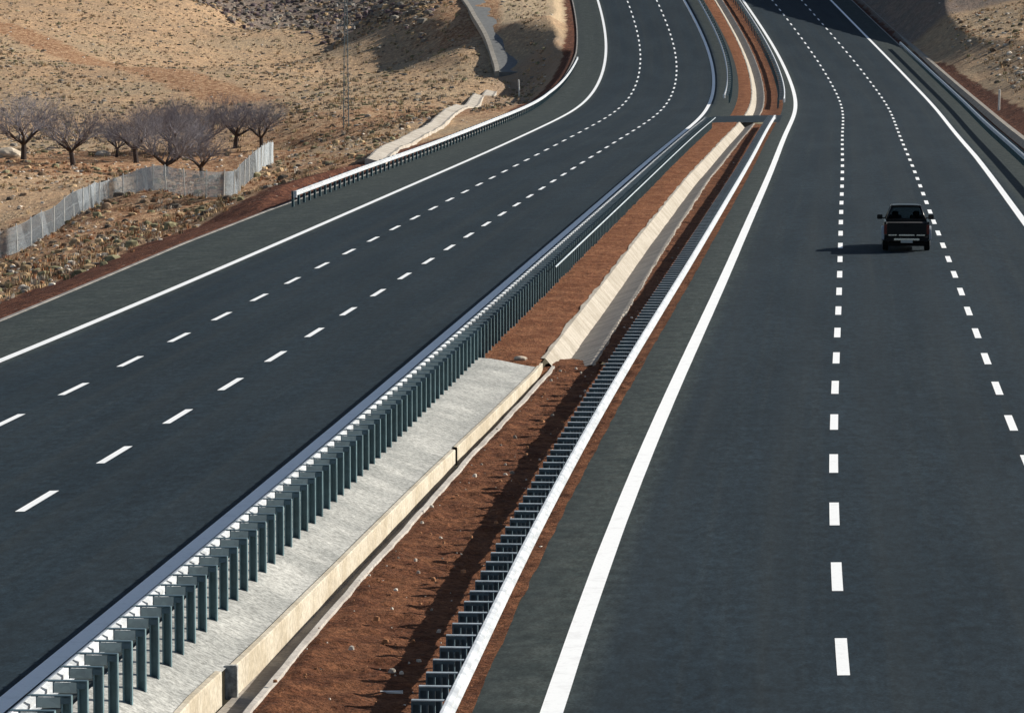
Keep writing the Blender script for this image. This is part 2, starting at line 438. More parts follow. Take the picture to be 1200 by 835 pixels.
def ground(name):
    m = NT(name, .95, .08)
    p = m.pos(); z = m.sep(m.attr('zone'))
    pf = m.mapping(p, (1, .55, 1))
    big = m.noise(p, .045, 5, .6); mid = m.noise(pf, .35, 5, .65); sm = m.noise(pf, 1.9, 5, .7); fi = m.noise(p, 6.5, 4, .75)
    c = m.mix(m.mr(mid, .38, .62), (.48, .32, .195), (.38, .265, .17))
    c = m.mix(m.mr(big, .42, .62, 0, .75), c, (.37, .285, .19))
    c = m.mix(m.mr(sm, .50, .70, 0, .75), c, (.58, .40, .23))
    red = m.mix(m.mr(sm, .4, .62), (.27, .13, .068), (.44, .28, .165))
    rd = m.math('ADD', z[0], m.math('MULTIPLY', m.math('SUBTRACT', mid, .5), .9))
    c = m.mix(m.mr(rd, .35, .65, 0, .9), c, red)
    dk = m.math('ADD', z[1], m.math('MULTIPLY', m.math('SUBTRACT', sm, .5), .9))
    c = m.mix(m.mr(dk, .35, .75, 0, .9), c, m.mix(m.mr(mid, .35, .65), (.17, .15, .135), (.25, .19, .155)))
    gr = m.math('ADD', z[2], m.math('MULTIPLY', m.math('SUBTRACT', mid, .5), .5))
    c = m.mix(m.mr(gr, .35, .65, 0, .95), c, m.mix(m.mr(sm, .4, .65), (.60, .47, .30), (.48, .35, .24)))
    vg = m.math('ADD', m.sep(m.attr('verge'))[0], m.math('MULTIPLY', m.math('SUBTRACT', sm, .5), .7))
    vg = m.math('ADD', vg, m.math('MULTIPLY', m.math('SUBTRACT', mid, .5), .8))
    c = m.mix(m.mr(vg, .42, .58, 0, .97), c, m.mix(m.mr(sm, .35, .65), (.075, .026, .018), (.15, .06, .035)))
    vs = m.voro(pf, 1.5)
    c = m.mix(m.mr(vs, .13, .08, 0, .5), c, (.55, .48, .38))           # pale stones
    c = m.mix(1.0, c, m.ramp(fi, [(.28, .6), (.72, 1.35)]), 'MULTIPLY')
    c = m.mix(1.0, c, m.ramp(sm, [(.30, .72), (.60, 1.1)]), 'MULTIPLY')
    m.col(c)
    m.bump(m.math('ADD', m.math('MULTIPLY', sm, 1.0), m.math('MULTIPLY', fi, .35)), .9, .35)
    return m.m
M['ground'] = ground('hillside_ground')
M['red_verge'] = soil('red_verge_soil', (.085, .026, .018), (.14, .052, .030), .3)

def tinted(name, rough=.95):
    m = NT(name, rough, .05)
    t = m.attr('tint'); n = m.noise(m.pos(), 5.0, 3)
    m.col(m.mix(1.0, t, m.ramp(n, [(.3, .7), (.7, 1.25)]), 'MULTIPLY'))
    return m.m
M['tuft'] = tinted('dry_brush'); M['stone'] = tinted('stone')
M['bark'] = simple('bark', (.075, .06, .055), .9, .1)
M['twig'] = simple('twig', (.26, .245, .265), .9, .1, var=.35, scale=2.0)

# ------------------------------------------------------------------ carriageways
SS = np.concatenate([np.arange(-60, 520, 2.5), np.arange(520, 901, 10.)])
def road_sheet(name, L, oo, mat, fn=None):
    V, F, rs = sweep(fn or (lambda S, O: L.at(S, O)), SS, oo)
    return tag(link(name, mesh_np(name, V, F, mat, {'rs': rs}, True)), kind='structure')
road_sheet('road', RA, np.array([-4.80, -3.75, 0, 3.75, 7.5, 9.25, 10.1]), M['asphalt_r'])
def left_fn(S, O):
    O2 = np.where(O < -10, ledge(S), O)
    return LA.at(S, O2)
road_sheet('road', LA, np.array([-10.7, -7.5, -3.75, 0, 3.75, 4.85]), M['asphalt_l'], left_fn)

road_sheet('road', LA, np.array([4.85, 5.95]), M['asphalt_l'], lambda S, O: LA.at(np.maximum(S, 229), O, .002))
# painted lines: thin sheets 4 mm above the asphalt
def dash_quads(L, o, s0, n, width=.17, ln=3.05):
    V = []; F = []; per = 7.5
    for i in range(n):
        a = s0 + i * per - ln / 2; b = a + ln
        base = len(V)
        for s in (a, (a + b) / 2, b):
            V.append(L.at(s, o - width / 2, .004)); V.append(L.at(s, o + width / 2, .004))
        F += [(base, base + 1, base + 3, base + 2), (base + 2, base + 3, base + 5, base + 4)]
    return V, F
def solid(L, o, s0, s1, width=.27):
    ss = np.arange(s0, s1, 2.0)
    ofn = o if callable(o) else (lambda s: o)
    w = width * (1 + .06 * (fbm(ss * 1.0, ss * 0 + o_seed[0], .5, 3)))
    o_seed[0] += 13
    V = np.stack([L.at(ss, ofn(ss) - w / 2, .004), L.at(ss, ofn(ss) + w / 2, .004)], 1).reshape(-1, 3)
    return list(V), [tuple(q) for q in grid_faces(len(ss), 2)]
o_seed = [3]
def markings(name, parts):
    V = []; F = []
    for v, f in parts:
        b = len(V); V += v; F += [tuple(b + i for i in q) for q in f]
    tag(link(name, mesh_np(name, V, F, M['paint'])), kind='structure')
markings('road_markings', [dash_quads(RA, 0, -37.5, 80), dash_quads(RA, 3.75, -37.5 - .18, 80),
                           solid(RA, -3.75, -60, 600, .30), solid(RA, lambda s: np.interp(s, [100, 170, 400], [7.35, 7.55, 7.5]), -60, 600, .28)])
markings('road_markings', [dash_quads(LA, 0, -45, 84), dash_quads(LA, -3.75, DASH0_L - 60, 84),
                           solid(LA, -7.5, -60, 600, .28), solid(LA, lambda s: np.interp(s, [0, 60, 200, 330, 450], [3.88, 3.85, 3.75, 3.6, 3.45]), -60, 600, .28)])

# ------------------------------------------------------------------ median
def gap(s): return np.interp(s, [0, 40, 80, 120, 160, 200, 240, 320, 400, 440], [6.6, 6.63, 6.83, 6.92, 7.0, 7.0, 7.05, 7.15, 7.24, 7.33])
def oL(s): return -3.75 - gap(s) + 1.05          # right edge of the left asphalt, in RA offsets
def med_pt(S, O, Hh):
    S = np.asarray(S, float); p = RA.at(S, O)
    base = RA.at(S, -4.7)[..., 2]; l = LA.at(S - 14.2, 4.85)[..., 2]
    w = np.clip((O + 4.7) / (oL(S) + 4.7), 0, 1.05)
    p[..., 2] = base * (1 - w) + l * w + Hh
    return p
def wallx(s): return np.interp(s, [-5, 0, 7.5, 20, 40], [-8.12, -7.98, -7.82, -7.6, -7.2])
def low(s): return np.interp(s, [30, 42], [.15, .08])
X0, X1 = 41.5, 229.0       # end of the concrete apron; start of the median crossing
X2 = 245.0

# concrete apron between the left barrier and the drain wall (a pavement), its wall and the lip
ss = np.arange(-60, X0 + .01, .75)
T = np.linspace(0, 1, 12)
S, TT = np.meshgrid(ss, T, indexing='ij')
wx = wallx(S) - .10
O = oL(S) * (1 - TT) + wx * TT
V = med_pt(S, O, .035 + np.interp(TT, [0, .45, 1], [.05, .05, 0]) - low(S) * smooth(.4, 1, TT) + .012 * fbm(S * 1.0, O * 1.0, .6, 3)).reshape(-1, 3)
tag(link('pavement', mesh_np('pavement', V, grid_faces(len(ss), 12), M['slab'], {'rs': np.stack([O, S, S * 0], -1).reshape(-1, 3)}, True)), kind='structure')

def profile_strip(name, s_arr, prof, mat, jitter=0.0):
    """prof: list of callables/values (offset, height); open or closed strip swept along the median"""
    n = len(prof); cols = []
    for (o, h) in prof:
        oo = o(s_arr) if callable(o) else np.full_like(s_arr, o)
        hh = h(s_arr) if callable(h) else np.full_like(s_arr, h)
        cols.append((oo, hh))
    O = np.stack([c[0] for c in cols], 1); Hh = np.stack([c[1] for c in cols], 1)
    S = np.repeat(s_arr[:, None], n, 1)
    if jitter: O = O + jitter * fbm(S * 1.0, Hh * 3, .9, 3); 
    V = med_pt(S, O, Hh).reshape(-1, 3)
    rs = np.stack([O, S, Hh], -1).reshape(-1, 3)
    F = [tuple(q) for q in grid_faces(len(s_arr), n)]
    return mesh_np(name, V, F, mat, {'rs': rs})

DS_ = -.50
# wall of the drain: closed box section in two lengths with a small pier at the step
def wall_len(a, b, shift):
    s_arr = np.arange(a, b + .01, 1.0)
    w0 = lambda s: wallx(s) + shift - .10
    w1 = lambda s: wallx(s) + shift
    return s_arr, [(w0, DS_ - .05), (w0, lambda s: .045 - low(s)), (lambda s: w0(s) + .015, lambda s: .06 - low(s)), (lambda s: w1(s) - .012, lambda s: .06 - low(s)), (w1, lambda s: .045 - low(s)), (w1, DS_ - .05)]
drain = empty('drain_wall', tuple(med_pt(10.0, np.float64(-7.75), 0.0)))
tag(drain, 'long cream concrete wall of a narrow open drain along the grey apron, foreground of the median', 'drain wall')
def part(name, me, root, extra=None):
    o = link(name, me, root); o.location = -Vector(root.location)
    if extra: tag(o, **extra)
    return o
for a0, b0, sh in ((24.03, X0 + 1, .0), (-2.4, 24.0, .012), (-60, -2.7, -.08)):
    a, pr = wall_len(a0, b0, sh); part('wall', profile_strip('wall', a, pr, M['cream']), drain)
mb = MB(); q = med_pt(-2.5, np.float64(wallx(-2.5) - .04), -.31); mb.box(q, (.17, .12, .46)); part('pier', mb.mesh('pier', M['slab'], .01), drain)
# channel floor (concrete, silted)
s_arr = np.arange(-60, X0 + 2, .75)
def lipx(s): return np.interp(s, [-5, 5, 15, 25, 41], [-7.62, -7.52, -7.38, -7.28, -7.05]) + .05 * fbm(np.asarray(s, float), np.asarray(s, float) * 0, .7, 3)
part('channel_floor', profile_strip('channel_floor', s_arr, [(lambda s: wallx(s) - .02, DS_), (lambda s: lipx(s) + .0, DS_ + .02)], M['greybank']), drain)
part('lip', profile_strip('lip', s_arr, [(lipx, DS_ - .05), (lipx, lambda s: -.075 - low(s)), (lambda s: lipx(s) + .02, lambda s: -.06 - low(s)), (lambda s: lipx(s) + .10 + .05 * fbm(s * 1.0, s * 0 + 9, 1.1, 2), lambda s: -.065 - low(s)), (lambda s: lipx(s) + .13, -.4)], M['lip']), drain)

# red soil of the median
def soil_mesh(s0, s1, ofn0, ofn1, hprof, n, ds, name='median_soil', mat='red_soil'):
    s_arr = np.arange(s0, s1 + ds * .5, ds); T = np.linspace(0, 1, n)
    S, TT = np.meshgrid(s_arr, T, indexing='ij')
    a = ofn0(S); b = ofn1(S); O = a * (1 - TT) + b * TT
    Hh = hprof(TT, O, S)
    edge = np.minimum(smooth(0, .07, TT), smooth(1, .93, TT))
    k = min(1, .35 / ds)
    Hh = Hh + (.11 * fbm(S * 1.0, O * 1.0, 1.1, 4) + .10 * k * fbm(S * 1.0, O * 1.0, 3.7, 3)) * (edge * .85 + .15)
    V = med_pt(S, O, Hh).reshape(-1, 3)
    return tag(link(name, mesh_np(name, V, grid_faces(len(s_arr), n), M[mat], {'rs': np.stack([O, S, Hh], -1).reshape(-1, 3)}, True)), kind='structure')
edgeR = lambda s: -4.78 + .06 * fbm(s * 1.0, s * 0 + 5, .8, 3)
def hA(T, O, S): return -low(S) * smooth(.6, 0, T) + np.interp(T, [0, .08, .35, .55, .72, .92, 1], [-.11, -.06, -.14, -.17, -.14, -.02, .01])
soil_mesh(-60, -16, lambda s: lipx(s) + .08, edgeR, hA, 20, .5)
soil_mesh(-16, 44, lambda s: lipx(s) + .08, edgeR, hA, 46, .11)
def hB(T, O, S): return np.interp(T, [0, .1, .4, .6, .85, 1], [-.10, -.10, -.14, -.12, -.03, .01])
VR, VB, VL = -6.30, -6.95, -7.62
vl = lambda s: np.interp(s, [41, 52, 90, 142, 217], [-7.27, -7.38, -7.65, -7.84, -7.55])
vb = lambda s: vl(s) + .47 + .05 * fbm(s * 1.0, s * 0 + 31, .4, 3)
vr = lambda s: vl(s) + np.interp(s, [60, 140], [1.28, 1.16])
soil_mesh(44, X1, lambda s: vr(s) - .05, edgeR, hB, 18, .5)
def hC(T, O, S): return -.35 * (S < X0 - .3) + np.interp(T, [0, .1, .5, .9, 1], [-.03, -.03, .02, .03, .0])
soil_mesh(X0 - .5, X1, oL, lambda s: vl(s) + .03, hC, 22, .4, mat='orange_soil')
soil_mesh(X2, 640, lambda s: oL(s) + 1.05, lambda s: vl(s) + .03, hC, 12, 1.5, mat='orange_soil')
soil_mesh(X2, 640, lambda s: vr(s) - .05, edgeR, hB, 12, 1.5)

# soil washed into the near end of the lined drain
_s = np.arange(39.5, 49.01, .25); _T = np.linspace(0, 1, 12)
_S, _TT = np.meshgrid(_s, _T, indexing='ij')
_O = (vl(_S) + np.interp(_S, [42, 46], [.04, .25])) * (1 - _TT) + (vr(_S) + .15) * _TT
_H = np.interp(_S, [39.5, 41, 43, 45, 49], [-.52, -.26, -.14, -.22, -.50]) + .07 * _TT + .10 * fbm(_S, _O, 1.6, 4)
tag(link('median_soil', mesh_np('median_soil', med_pt(_S, _O, _H).reshape(-1, 3), grid_faces(len(_s), 12), M['red_soil'], {'rs': np.stack([_O, _S, _H], -1).reshape(-1, 3)}, True)), kind='structure')
def v_drain(s0, s1, label):
    r = empty('drainage_channel', tuple(med_pt((s0 + min(s1, 300)) / 2, np.float64(-7.0), -.3)))
    tag(r, label, 'drainage channel', 'v shaped drains in the median')
    s_arr = np.arange(s0, s1 + .1, .5 if s1 < 300 else 1.5)
    wob = lambda k: (lambda s: .13 * fbm(s * 1.0, s * 0 + k, .5, 3))
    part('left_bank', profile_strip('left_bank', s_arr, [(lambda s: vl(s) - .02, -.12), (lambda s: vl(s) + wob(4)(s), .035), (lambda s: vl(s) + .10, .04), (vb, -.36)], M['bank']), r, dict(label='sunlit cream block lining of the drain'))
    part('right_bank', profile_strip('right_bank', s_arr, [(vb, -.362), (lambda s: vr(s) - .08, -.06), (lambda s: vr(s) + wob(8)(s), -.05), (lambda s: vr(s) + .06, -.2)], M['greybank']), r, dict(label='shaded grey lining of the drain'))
    for a in ((s0 + .02, s1 - .02) if s0 > 100 else (s1 - .02,)):
        q = med_pt(a, np.float64(float(vb(np.float64(a))) + .03), -.27); mb = MB(); mb.box(q, (1.14, .14, .50), 0, RA.theta(a))
        part('headwall', mb.mesh('headwall', M['kerb'], .01), r)
    return r
v_drain(X0 + 1.2, X1 + .5, 'stone lined drain running along the red median soil from the grey apron to the crossing')
v_drain(X2 - .5, 640, 'stone lined drain in the median beyond the asphalt crossing')

# asphalt crossing through the median
V, F, rs = sweep(lambda S, O: med_pt(S, O, .008 + 0 * S), np.arange(X1, X2 + .1, 1.0), np.linspace(-9.9, -4.6, 12))
rs[:, 0] = 0
tag(link('road', mesh_np('road', V, F, M['asphalt_r'], {'rs': rs}, True)), kind='structure')
# pavement-coloured kerb strips on the outer edges
def kerb(L, ofn, s0, s1, label, w=.14, hgt=.03):
    s_arr = np.arange(s0, s1, 2.0); rows = []
    for (do, h) in ((0, -.2), (0, hgt), (w, hgt), (w, -.3)):
        rows.append(L.at(s_arr, ofn(s_arr) + do * kerb.sign, h))
    V = np.stack(rows, 1).reshape(-1, 3)
    return tag(link('kerb', mesh_np('kerb', V, grid_faces(len(s_arr), 4), M['kerb'])), kind='structure')
kerb.sign = -1
kerb(LA, ledge, -60, 640, '')
kerb.sign = 1
kerb(RA, lambda s: 10.1 + 0 * s, -60, 640, '')

# ------------------------------------------------------------------ ground left and right of the road
d = [0.12]; st = .3
while d[-1] < 420:
    d.append(d[-1] + st); st = min(st * 1.045, 9.0 if d[-1] > 130 else 1.3)
d = np.array(d)
sg = np.concatenate([np.arange(-60, 110, 1.6), np.arange(110, 520, 1.25), np.arange(520, 700, 2.5), np.arange(700, 1290, 10.)])
S, Dd = np.meshgrid(sg, d, indexing='ij')
O = ledge(S) - Dd
P = LA.at(S, O); P[..., 2] = ground_left(S, O)

def polyline_dist(x, y, pts):
    best = np.full(x.shape, 1e9)
    for (x0, y0), (x1, y1) in zip(pts[:-1], pts[1:]):
        dx, dy = x1 - x0, y1 - y0
        t = np.clip(((x - x0) * dx + (y - y0) * dy) / (dx * dx + dy * dy), 0, 1)
        best = np.minimum(best, np.hypot(x - x0 - t * dx, y - y0 - t * dy))
    return best
RED_TRACK = [(-118, 566), (-108.8, 561), (-100.2, 548), (-90.3, 526), (-78.9, 498), (-68.9, 468), (-60.9, 447), (-54.8, 432)]
RED_FIELD = [(-75, 322), (-61.5, 326), (-56, 336), (-52, 338), (-46, 338), (-42, 337)]
FENCE = [(-56, 246), (-51, 241), (-47, 236), (-44.2, 232), (-43.8, 240), (-43.6, 247), (-43.6, 258), (-44.4, 270), (-42, 267), (-38.8, 257), (-36, 252), (-34, 249), (-32.7, 247), (-33, 257), (-33.4, 268), (-34.9, 290)]
TRACK = [(-25.9, 437), (-26.5, 446), (-27.4, 455), (-28.6, 465), (-30.6, 480), (-33.2, 500), (-35.2, 516), (-37, 532), (-39, 555)]
CHUTE = [(-21.4, 228), (-22.3, 248), (-23.2, 271), (-23.6, 291), (-24.3, 318), (-25.1, 349), (-26.4, 392), (-27.2, 426)]

def zone_left(x, y, S, D):
    red = np.zeros_like(x); dark = np.zeros_like(x); pale = np.zeros_like(x)
    red = np.maximum(red, smooth(8, 1, polyline_dist(x, y, RED_TRACK)) * .78)
    red = np.maximum(red, smooth(22, 10, polyline_dist(x, y, RED_FIELD)) * .9)
    red = np.maximum(red, .56 * smooth(310, 250, y) + .34 * smooth(300, 340, y) * smooth(400, 350, y) + .3 * smooth(40, 20, D) * smooth(120, 300, S))
    yc = np.interp(x, [-90, -71, -57.6, -43.7, -32], [640, 600, 560, 500, 450])
    dark = np.maximum(dark, smooth(2, 22, y - yc) * .8 * smooth(-42, -55, x))
    dark = np.maximum(dark, .5 * smooth(14, 8, D) * smooth(240, 280, S) * smooth(400, 380, S))
    k = smooth(400, 415, S) * smooth(13, 6, D)
    pale = np.maximum(pale, k); red = red + .35 * smooth(400, 415, S) * smooth(25, 12, D)
    return red, dark, pale
zr, zd, zp = zone_left(P[..., 0], P[..., 1], S, Dd)
zone = np.stack([zr, zd, zp], -1).reshape(-1, 3)
vw = np.interp(S, [-60, 100, 180, 240, 300, 420], [5.0, 5.0, 3.6, 1.6, 2.2, 1.2])
verge = np.stack([np.clip(.5 + (vw - Dd) * .45, 0, 1), 0 * S, 0 * S], -1).reshape(-1, 3)
me = mesh_np('hillside', P.reshape(-1, 3), grid_faces(len(sg), len(d)), M['ground'], {'zone': zone, 'verge': verge}, True)
tag(link('terrain', me), kind='structure')

d = [c[0] for c in RPROF[:]]
d = sorted(set([0.16, .5, .9] + [3.0]))
k = 3.0; st = .35
while k < 420:
    k += st; d.append(k); st = min(st * 1.045, 9.0 if k > 130 else 1.3)
d = np.array(d)
S, Dd = np.meshgrid(sg, d, indexing='ij')
O = REDGE + Dd
P = RA.at(S, O); P[..., 2] = ground_right(S, O)
P[..., 2] -= np.where((Dd > .85) & (Dd < 2.5), .5, 0)
zr = .35 * smooth(9, 5, Dd) + .25 * smooth(360, 420, S); zd = smooth(372, 386, S) * smooth(40, 22, Dd) * .8; zp = 0 * S
vw = np.interp(S, [-60, 250, 340, 370], [4.3, 4.2, 3.4, 1.5])
verge = np.stack([np.clip(.5 + (vw - Dd) * .6, 0, 1), 0 * S, 0 * S], -1).reshape(-1, 3)
me = mesh_np('hillside', P.reshape(-1, 3), grid_faces(len(sg), len(d)), M['ground'], {'zone': np.stack([zr, zd, zp], -1).reshape(-1, 3), 'verge': verge}, True)
tag(link('terrain', me), kind='structure')
# concrete gutter along the right shoulder
gd = [.9, .92, 1.35, 1.75, 2.15, 2.17, 2.5, 2.62]; gh = [-.2, -.03, -.36, -.36, .03, .08, .085, -.3]
s_arr = np.arange(-60, 640, 2.0)
S2, G2 = np.meshgrid(s_arr, np.array(gd), indexing='ij')
P2 = RA.at(S2, REDGE + G2); P2[..., 2] = RA.at(S2, REDGE + 0 * G2)[..., 2] + np.array(gh)[None]
g = link('drainage_channel', mesh_np('drainage_channel', P2.reshape(-1, 3), grid_faces(len(s_arr), len(gd)), M['greybank'], {'rs': np.stack([G2, S2, G2 * 0], -1).reshape(-1, 3)}))
g.location = (0, 0, 0)
tag(g, 'grey concrete gutter behind the crash barrier on the right hand shoulder', 'drainage channel')

# ------------------------------------------------------------------ crash barriers
def beam_profile(w=.31, hc=.61, dep=.082):
    """W section, closed: list of (outward, height)"""
    f_ = [(0, -.155), (.03, -.150), (dep, -.115), (dep, -.070), (.018, -.030), (.018, .030), (dep, .070), (dep, .115), (.03, .150), (0, .155)]
    b_ = [(a - .007, b * .985) for a, b in f_][::-1]
    return [(a, b * .80 + hc + .02) for a, b in f_ + b_]

M['galv_lit'] = galv('lit_galvanised_steel', (.40, .46, .50), .5, .3)  # lighter copy of the same steel, sunlight on the straps put into colour
def barrier_post(name='post', out=1, arm=.36, low=False):
    """channel post of 0.75 m, local x to the right; the arm reaches `out` to the beam"""
    mb = MB()
    prof = [(-.058, .035), (.058, .035), (.058, -.045), (.036, -.045), (.036, -.033), (.047, -.033), (.047, .024), (-.047, .024), (-.047, -.033), (-.036, -.033), (-.036, -.045), (-.058, -.045)]
    mb.prism(prof, 'z', -.45, .74)
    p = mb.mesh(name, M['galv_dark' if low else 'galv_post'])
    mb = MB()
    def sp(a, b): return ((out * (a + b) / 2), abs(b - a))
    c, w = sp(-.055, arm + .06); mb.box((c, -.012, .742), (w, .085, .014), 1)          # top strap, overhanging the beam
    if low:
        c, w = sp(-.05, arm - .06); mb.box((c, -.030, .712), (w, .012, .045))
    else:
        c, w = sp(.066, arm - .05); mb.box((c, -.048, .672), (w, .012, .115))          # face of the spacer box
        mb.box((c, -.02, .612), (w, .05, .008))
        c, w = sp(-.05, .062); mb.box((c, -.050, .690), (w, .010, .07), 1)
        mb.box((out * (arm - .045), -.02, .672), (.012, .07, .13), 1)
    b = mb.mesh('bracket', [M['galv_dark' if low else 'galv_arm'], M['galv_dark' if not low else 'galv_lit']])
    return p, b

def guard_rail(L, beams, po, out, arm, s0, s1, sp, label, group, base=.0, end_cap=True, detail=100, low=False, rail2=None):
    root = empty('guard_rail', tuple(L.at(max(s0, 0), float(po(max(s0, 0)) if callable(po) else po))))
    tag(root, label, 'crash barrier', group)
    ofs = lambda o: (o if callable(o) else (lambda s, o=o: np.full_like(np.asarray(s, float), o)))
    pofn = ofs(po)
    for (bo, sgn, a, b) in beams:
        s_arr = np.unique(np.concatenate([np.arange(a, b, 2.0), [b]]))
        pr = beam_profile(); bf = ofs(bo)
        rows = np.stack([L.at(s_arr, bf(s_arr) + sgn * q, h + base) for q, h in pr], 1)
        n = len(pr); m = len(s_arr)
        V = rows.reshape(-1, 3) - np.array(root.location)
        i = np.arange(m - 1)[:, None] * n + np.arange(n)[None]
        j = np.arange(m - 1)[:, None] * n + (np.arange(n)[None] + 1) % n
        F = np.stack([i, j, j + n, i + n], -1).reshape(-1, 4)
        link('beam', mesh_np('beam', V, F, M['galv_beam']), root)
        # rounded end piece
        for s_ in ((a, b) if end_cap else ()):
            mb = MB()
            q = L.at(s_, float(bf(s_)) + sgn * .03, .60 + base) - np.array(root.location)
            mb.prism([(.09 * math.cos(t), .07 * math.sin(t)) for t in np.linspace(0, 2 * math.pi, 11)[:-1]], 'z', -.155, .155)
            for k in range(len(mb.v) - 20, len(mb.v)): v = mb.v[k]; mb.v[k] = (v[0] + q[0], v[1] + q[1], v[2] + q[2])
            link('end_piece', mb.mesh('end_piece', M['galv_beam']), root)
    if rail2:
        o2, a, b = rail2; s_arr = np.arange(a, b, 2.0); m = len(s_arr); n = 8
        tt = np.linspace(0, 2 * math.pi, n + 1)[:-1]
        rows = np.stack([L.at(s_arr, o2 + .028 * math.cos(t), .72 + .030 * math.sin(t)) for t in tt], 1)
        i = np.arange(m - 1)[:, None] * n + np.arange(n)[None]; j = np.arange(m - 1)[:, None] * n + (np.arange(n)[None] + 1) % n
        link('rear_tube', mesh_np('rear_tube', rows.reshape(-1, 3) - np.array(root.location), np.stack([i, j, j + n, i + n], -1).reshape(-1, 4), M['galv_lit'], None, True), root)
    pm, bm_ = barrier_post('post', out, arm, low)
    stations = np.arange(s0, s1 + .01, sp)
    vis = [s for s in stations if s >= detail_from]
    first = None; rest = []
    near = set(vis[:detail])
    for s in stations:
        c = L.at(s, float(pofn(s)), base); th = L.theta(s)
        if s in near:
            if first is None:
                o = link('post', pm, root); br = link('bracket', bm_, o); first = (o, br)
            else:
                o = first[0].copy(); COL.objects.link(o); br = first[1].copy(); COL.objects.link(br); br.parent = o
                o.parent = root
            o.location = Vector(c) - root.location; o.rotation_euler = (0, 0, th)
        else:
            rest.append((c - np.array(root.location), th))
    if rest:
        V = []; F = []
        vs = np.array([tuple(v.co) for me in (pm, bm_) for v in me.vertices]); off = 0; fs = []
        for me in (pm, bm_):
            for p in me.polygons: fs.append([off + v for v in p.vertices])
            off += len(me.vertices)
        for c, th in rest:
            Rm = np.array([[math.cos(th), -math.sin(th), 0], [math.sin(th), math.cos(th), 0], [0, 0, 1]])
            b = len(V); V += list(vs @ Rm.T + c); F += [[b + i for i in q] for q in fs]
        me = bpy.data.meshes.new('post_row'); me.from_pydata([tuple(v) for v in V], [], F); me.materials.append(M['galv_post']); me.materials.append(bm_.materials[0]); me.materials.append(bm_.materials[1])
        mi = [0] * len(pm.polygons) + [1 + p.material_index for p in bm_.polygons]
        me.polygons.foreach_set('material_index', mi * len(rest)); me.update()
        tag(link('post_row', me, root), kind='stuff')
    return root
detail_from = -9.5
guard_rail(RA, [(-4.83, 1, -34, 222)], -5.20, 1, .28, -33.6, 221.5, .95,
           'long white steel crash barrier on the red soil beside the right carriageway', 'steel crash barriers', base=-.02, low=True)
detail_from = -24.5
guard_rail(LA, [(5.00, -1, -50, 203)], 5.40, -1, .38, -49.5, 203, .95,
           'steel crash barrier with dark bracketed posts on the grey apron beside the left carriageway', 'steel crash barriers', base=.0, rail2=(5.70, 50, 204))
detail_from = -1000
guard_rail(RA, [(-4.7, 1, 262, 640)], -5.16, 1, .42, 263, 640, 4.0,
           'thin pale crash barrier beside the right carriageway beyond the asphalt crossing', 'steel crash barriers')
guard_rail(LA, [(4.95, -1, 258, 640)], 5.35, -1, .36, 259, 640, 4.0,
           'thin grey crash barrier beside the left carriageway beyond the asphalt crossing', 'steel crash barriers')
def eo(s): return np.interp(s, [113, 140, 170, 230, 281, 340], [-10.95, -11.1, -11.0, -10.95, -11.0, -10.4])
guard_rail(LA, [(eo, 1, 112, 342)], lambda s: eo(s) - .14, 1, .12, 112.4, 341.5, 2.0,
           'white sunlit crash barrier curving along the outer left shoulder above the embankment', 'steel crash barriers')
def ro(s): return np.interp(s, [100, 140, 256, 372], [9.45, 9.5, 9.7, 9.85])
guard_rail(RA, [(ro, -1, -40, 372)], lambda s: ro(s) + .14, -1, .12, -39, 371.5, 2.0,
           'shaded grey crash barrier on the outer right shoulder ending before the cutting', 'steel crash barriers')

# ------------------------------------------------------------------ bare trees
def limb(mb, p, d, ln, r, depth, rnd, target, tips):
    segs = 3 if depth > 2 else 2
    for i in range(segs):
        d2 = (d + Vector((rnd.gauss(0, .16), rnd.gauss(0, .16), rnd.gauss(.03, .12)))).normalized()
        q = p + d2 * ln / segs; r2 = r * (.86 if depth > 1 else .7)
        mb[0 if depth > 4 else 1].tube(p, q, r, r2, 5 if depth > 3 else 3, 0, cap=False)
        if depth and depth < 6 and rnd.random() < .95:
            a = (d2 + Vector((rnd.uniform(-1, 1), rnd.uniform(-1, 1), rnd.uniform(-.3, .7)))).normalized()
            limb(mb, q, a, ln * rnd.uniform(.5, .75), r2 * .55, depth - 2 if depth > 1 else 0, rnd, target, tips)
        p, d, r = q, d2, r2
    if depth > 0:
        for k in range(3 if depth > 1 else 4):
            a = (d + Vector((rnd.uniform(-1, 1), rnd.uniform(-1, 1), rnd.uniform(-.35, .6))) * .85).normalized()
            limb(mb, p, a, ln * rnd.uniform(.62, .85), r * .66, depth - 1, rnd, target, tips)

def tree_mesh(seed, H=6.2, W=8.2):
    rnd = random.Random(seed)
    a, b = MB(), MB()
    p = Vector((0, 0, -.3)); top = Vector((rnd.uniform(-.15, .15), rnd.uniform(-.1, .1), 1.0))
    a.tube(p, (0, 0, .15), .26, .20, 8); a.tube((0, 0, .15), top, .20, .16, 8)
    n = 6
    for k in range(n):
        t = 2 * math.pi * (k + rnd.uniform(-.25, .25)) / n
        d = Vector((math.cos(t) * .85, math.sin(t) * .85, rnd.uniform(.55, 1.0))).normalized()
        limb([a, b], top, d, 1.35, .105, 5, rnd, None, None)
    zs = [v[2] for v in b.v]; xs = [math.hypot(v[0], v[1]) for v in b.v]
    kz = H / max(zs); kx = W / 2 / np.percentile(xs, 97)
    for mbx in (a, b):
        mbx.v = [(v[0] * kx, v[1] * kx, v[2] * (kz if v[2] > 0 else 1)) for v in mbx.v]
    return a.mesh('trunk', M['bark']), b.mesh('crown', M['twig'])
TM = [tree_mesh(s) for s in (3, 8, 21)]
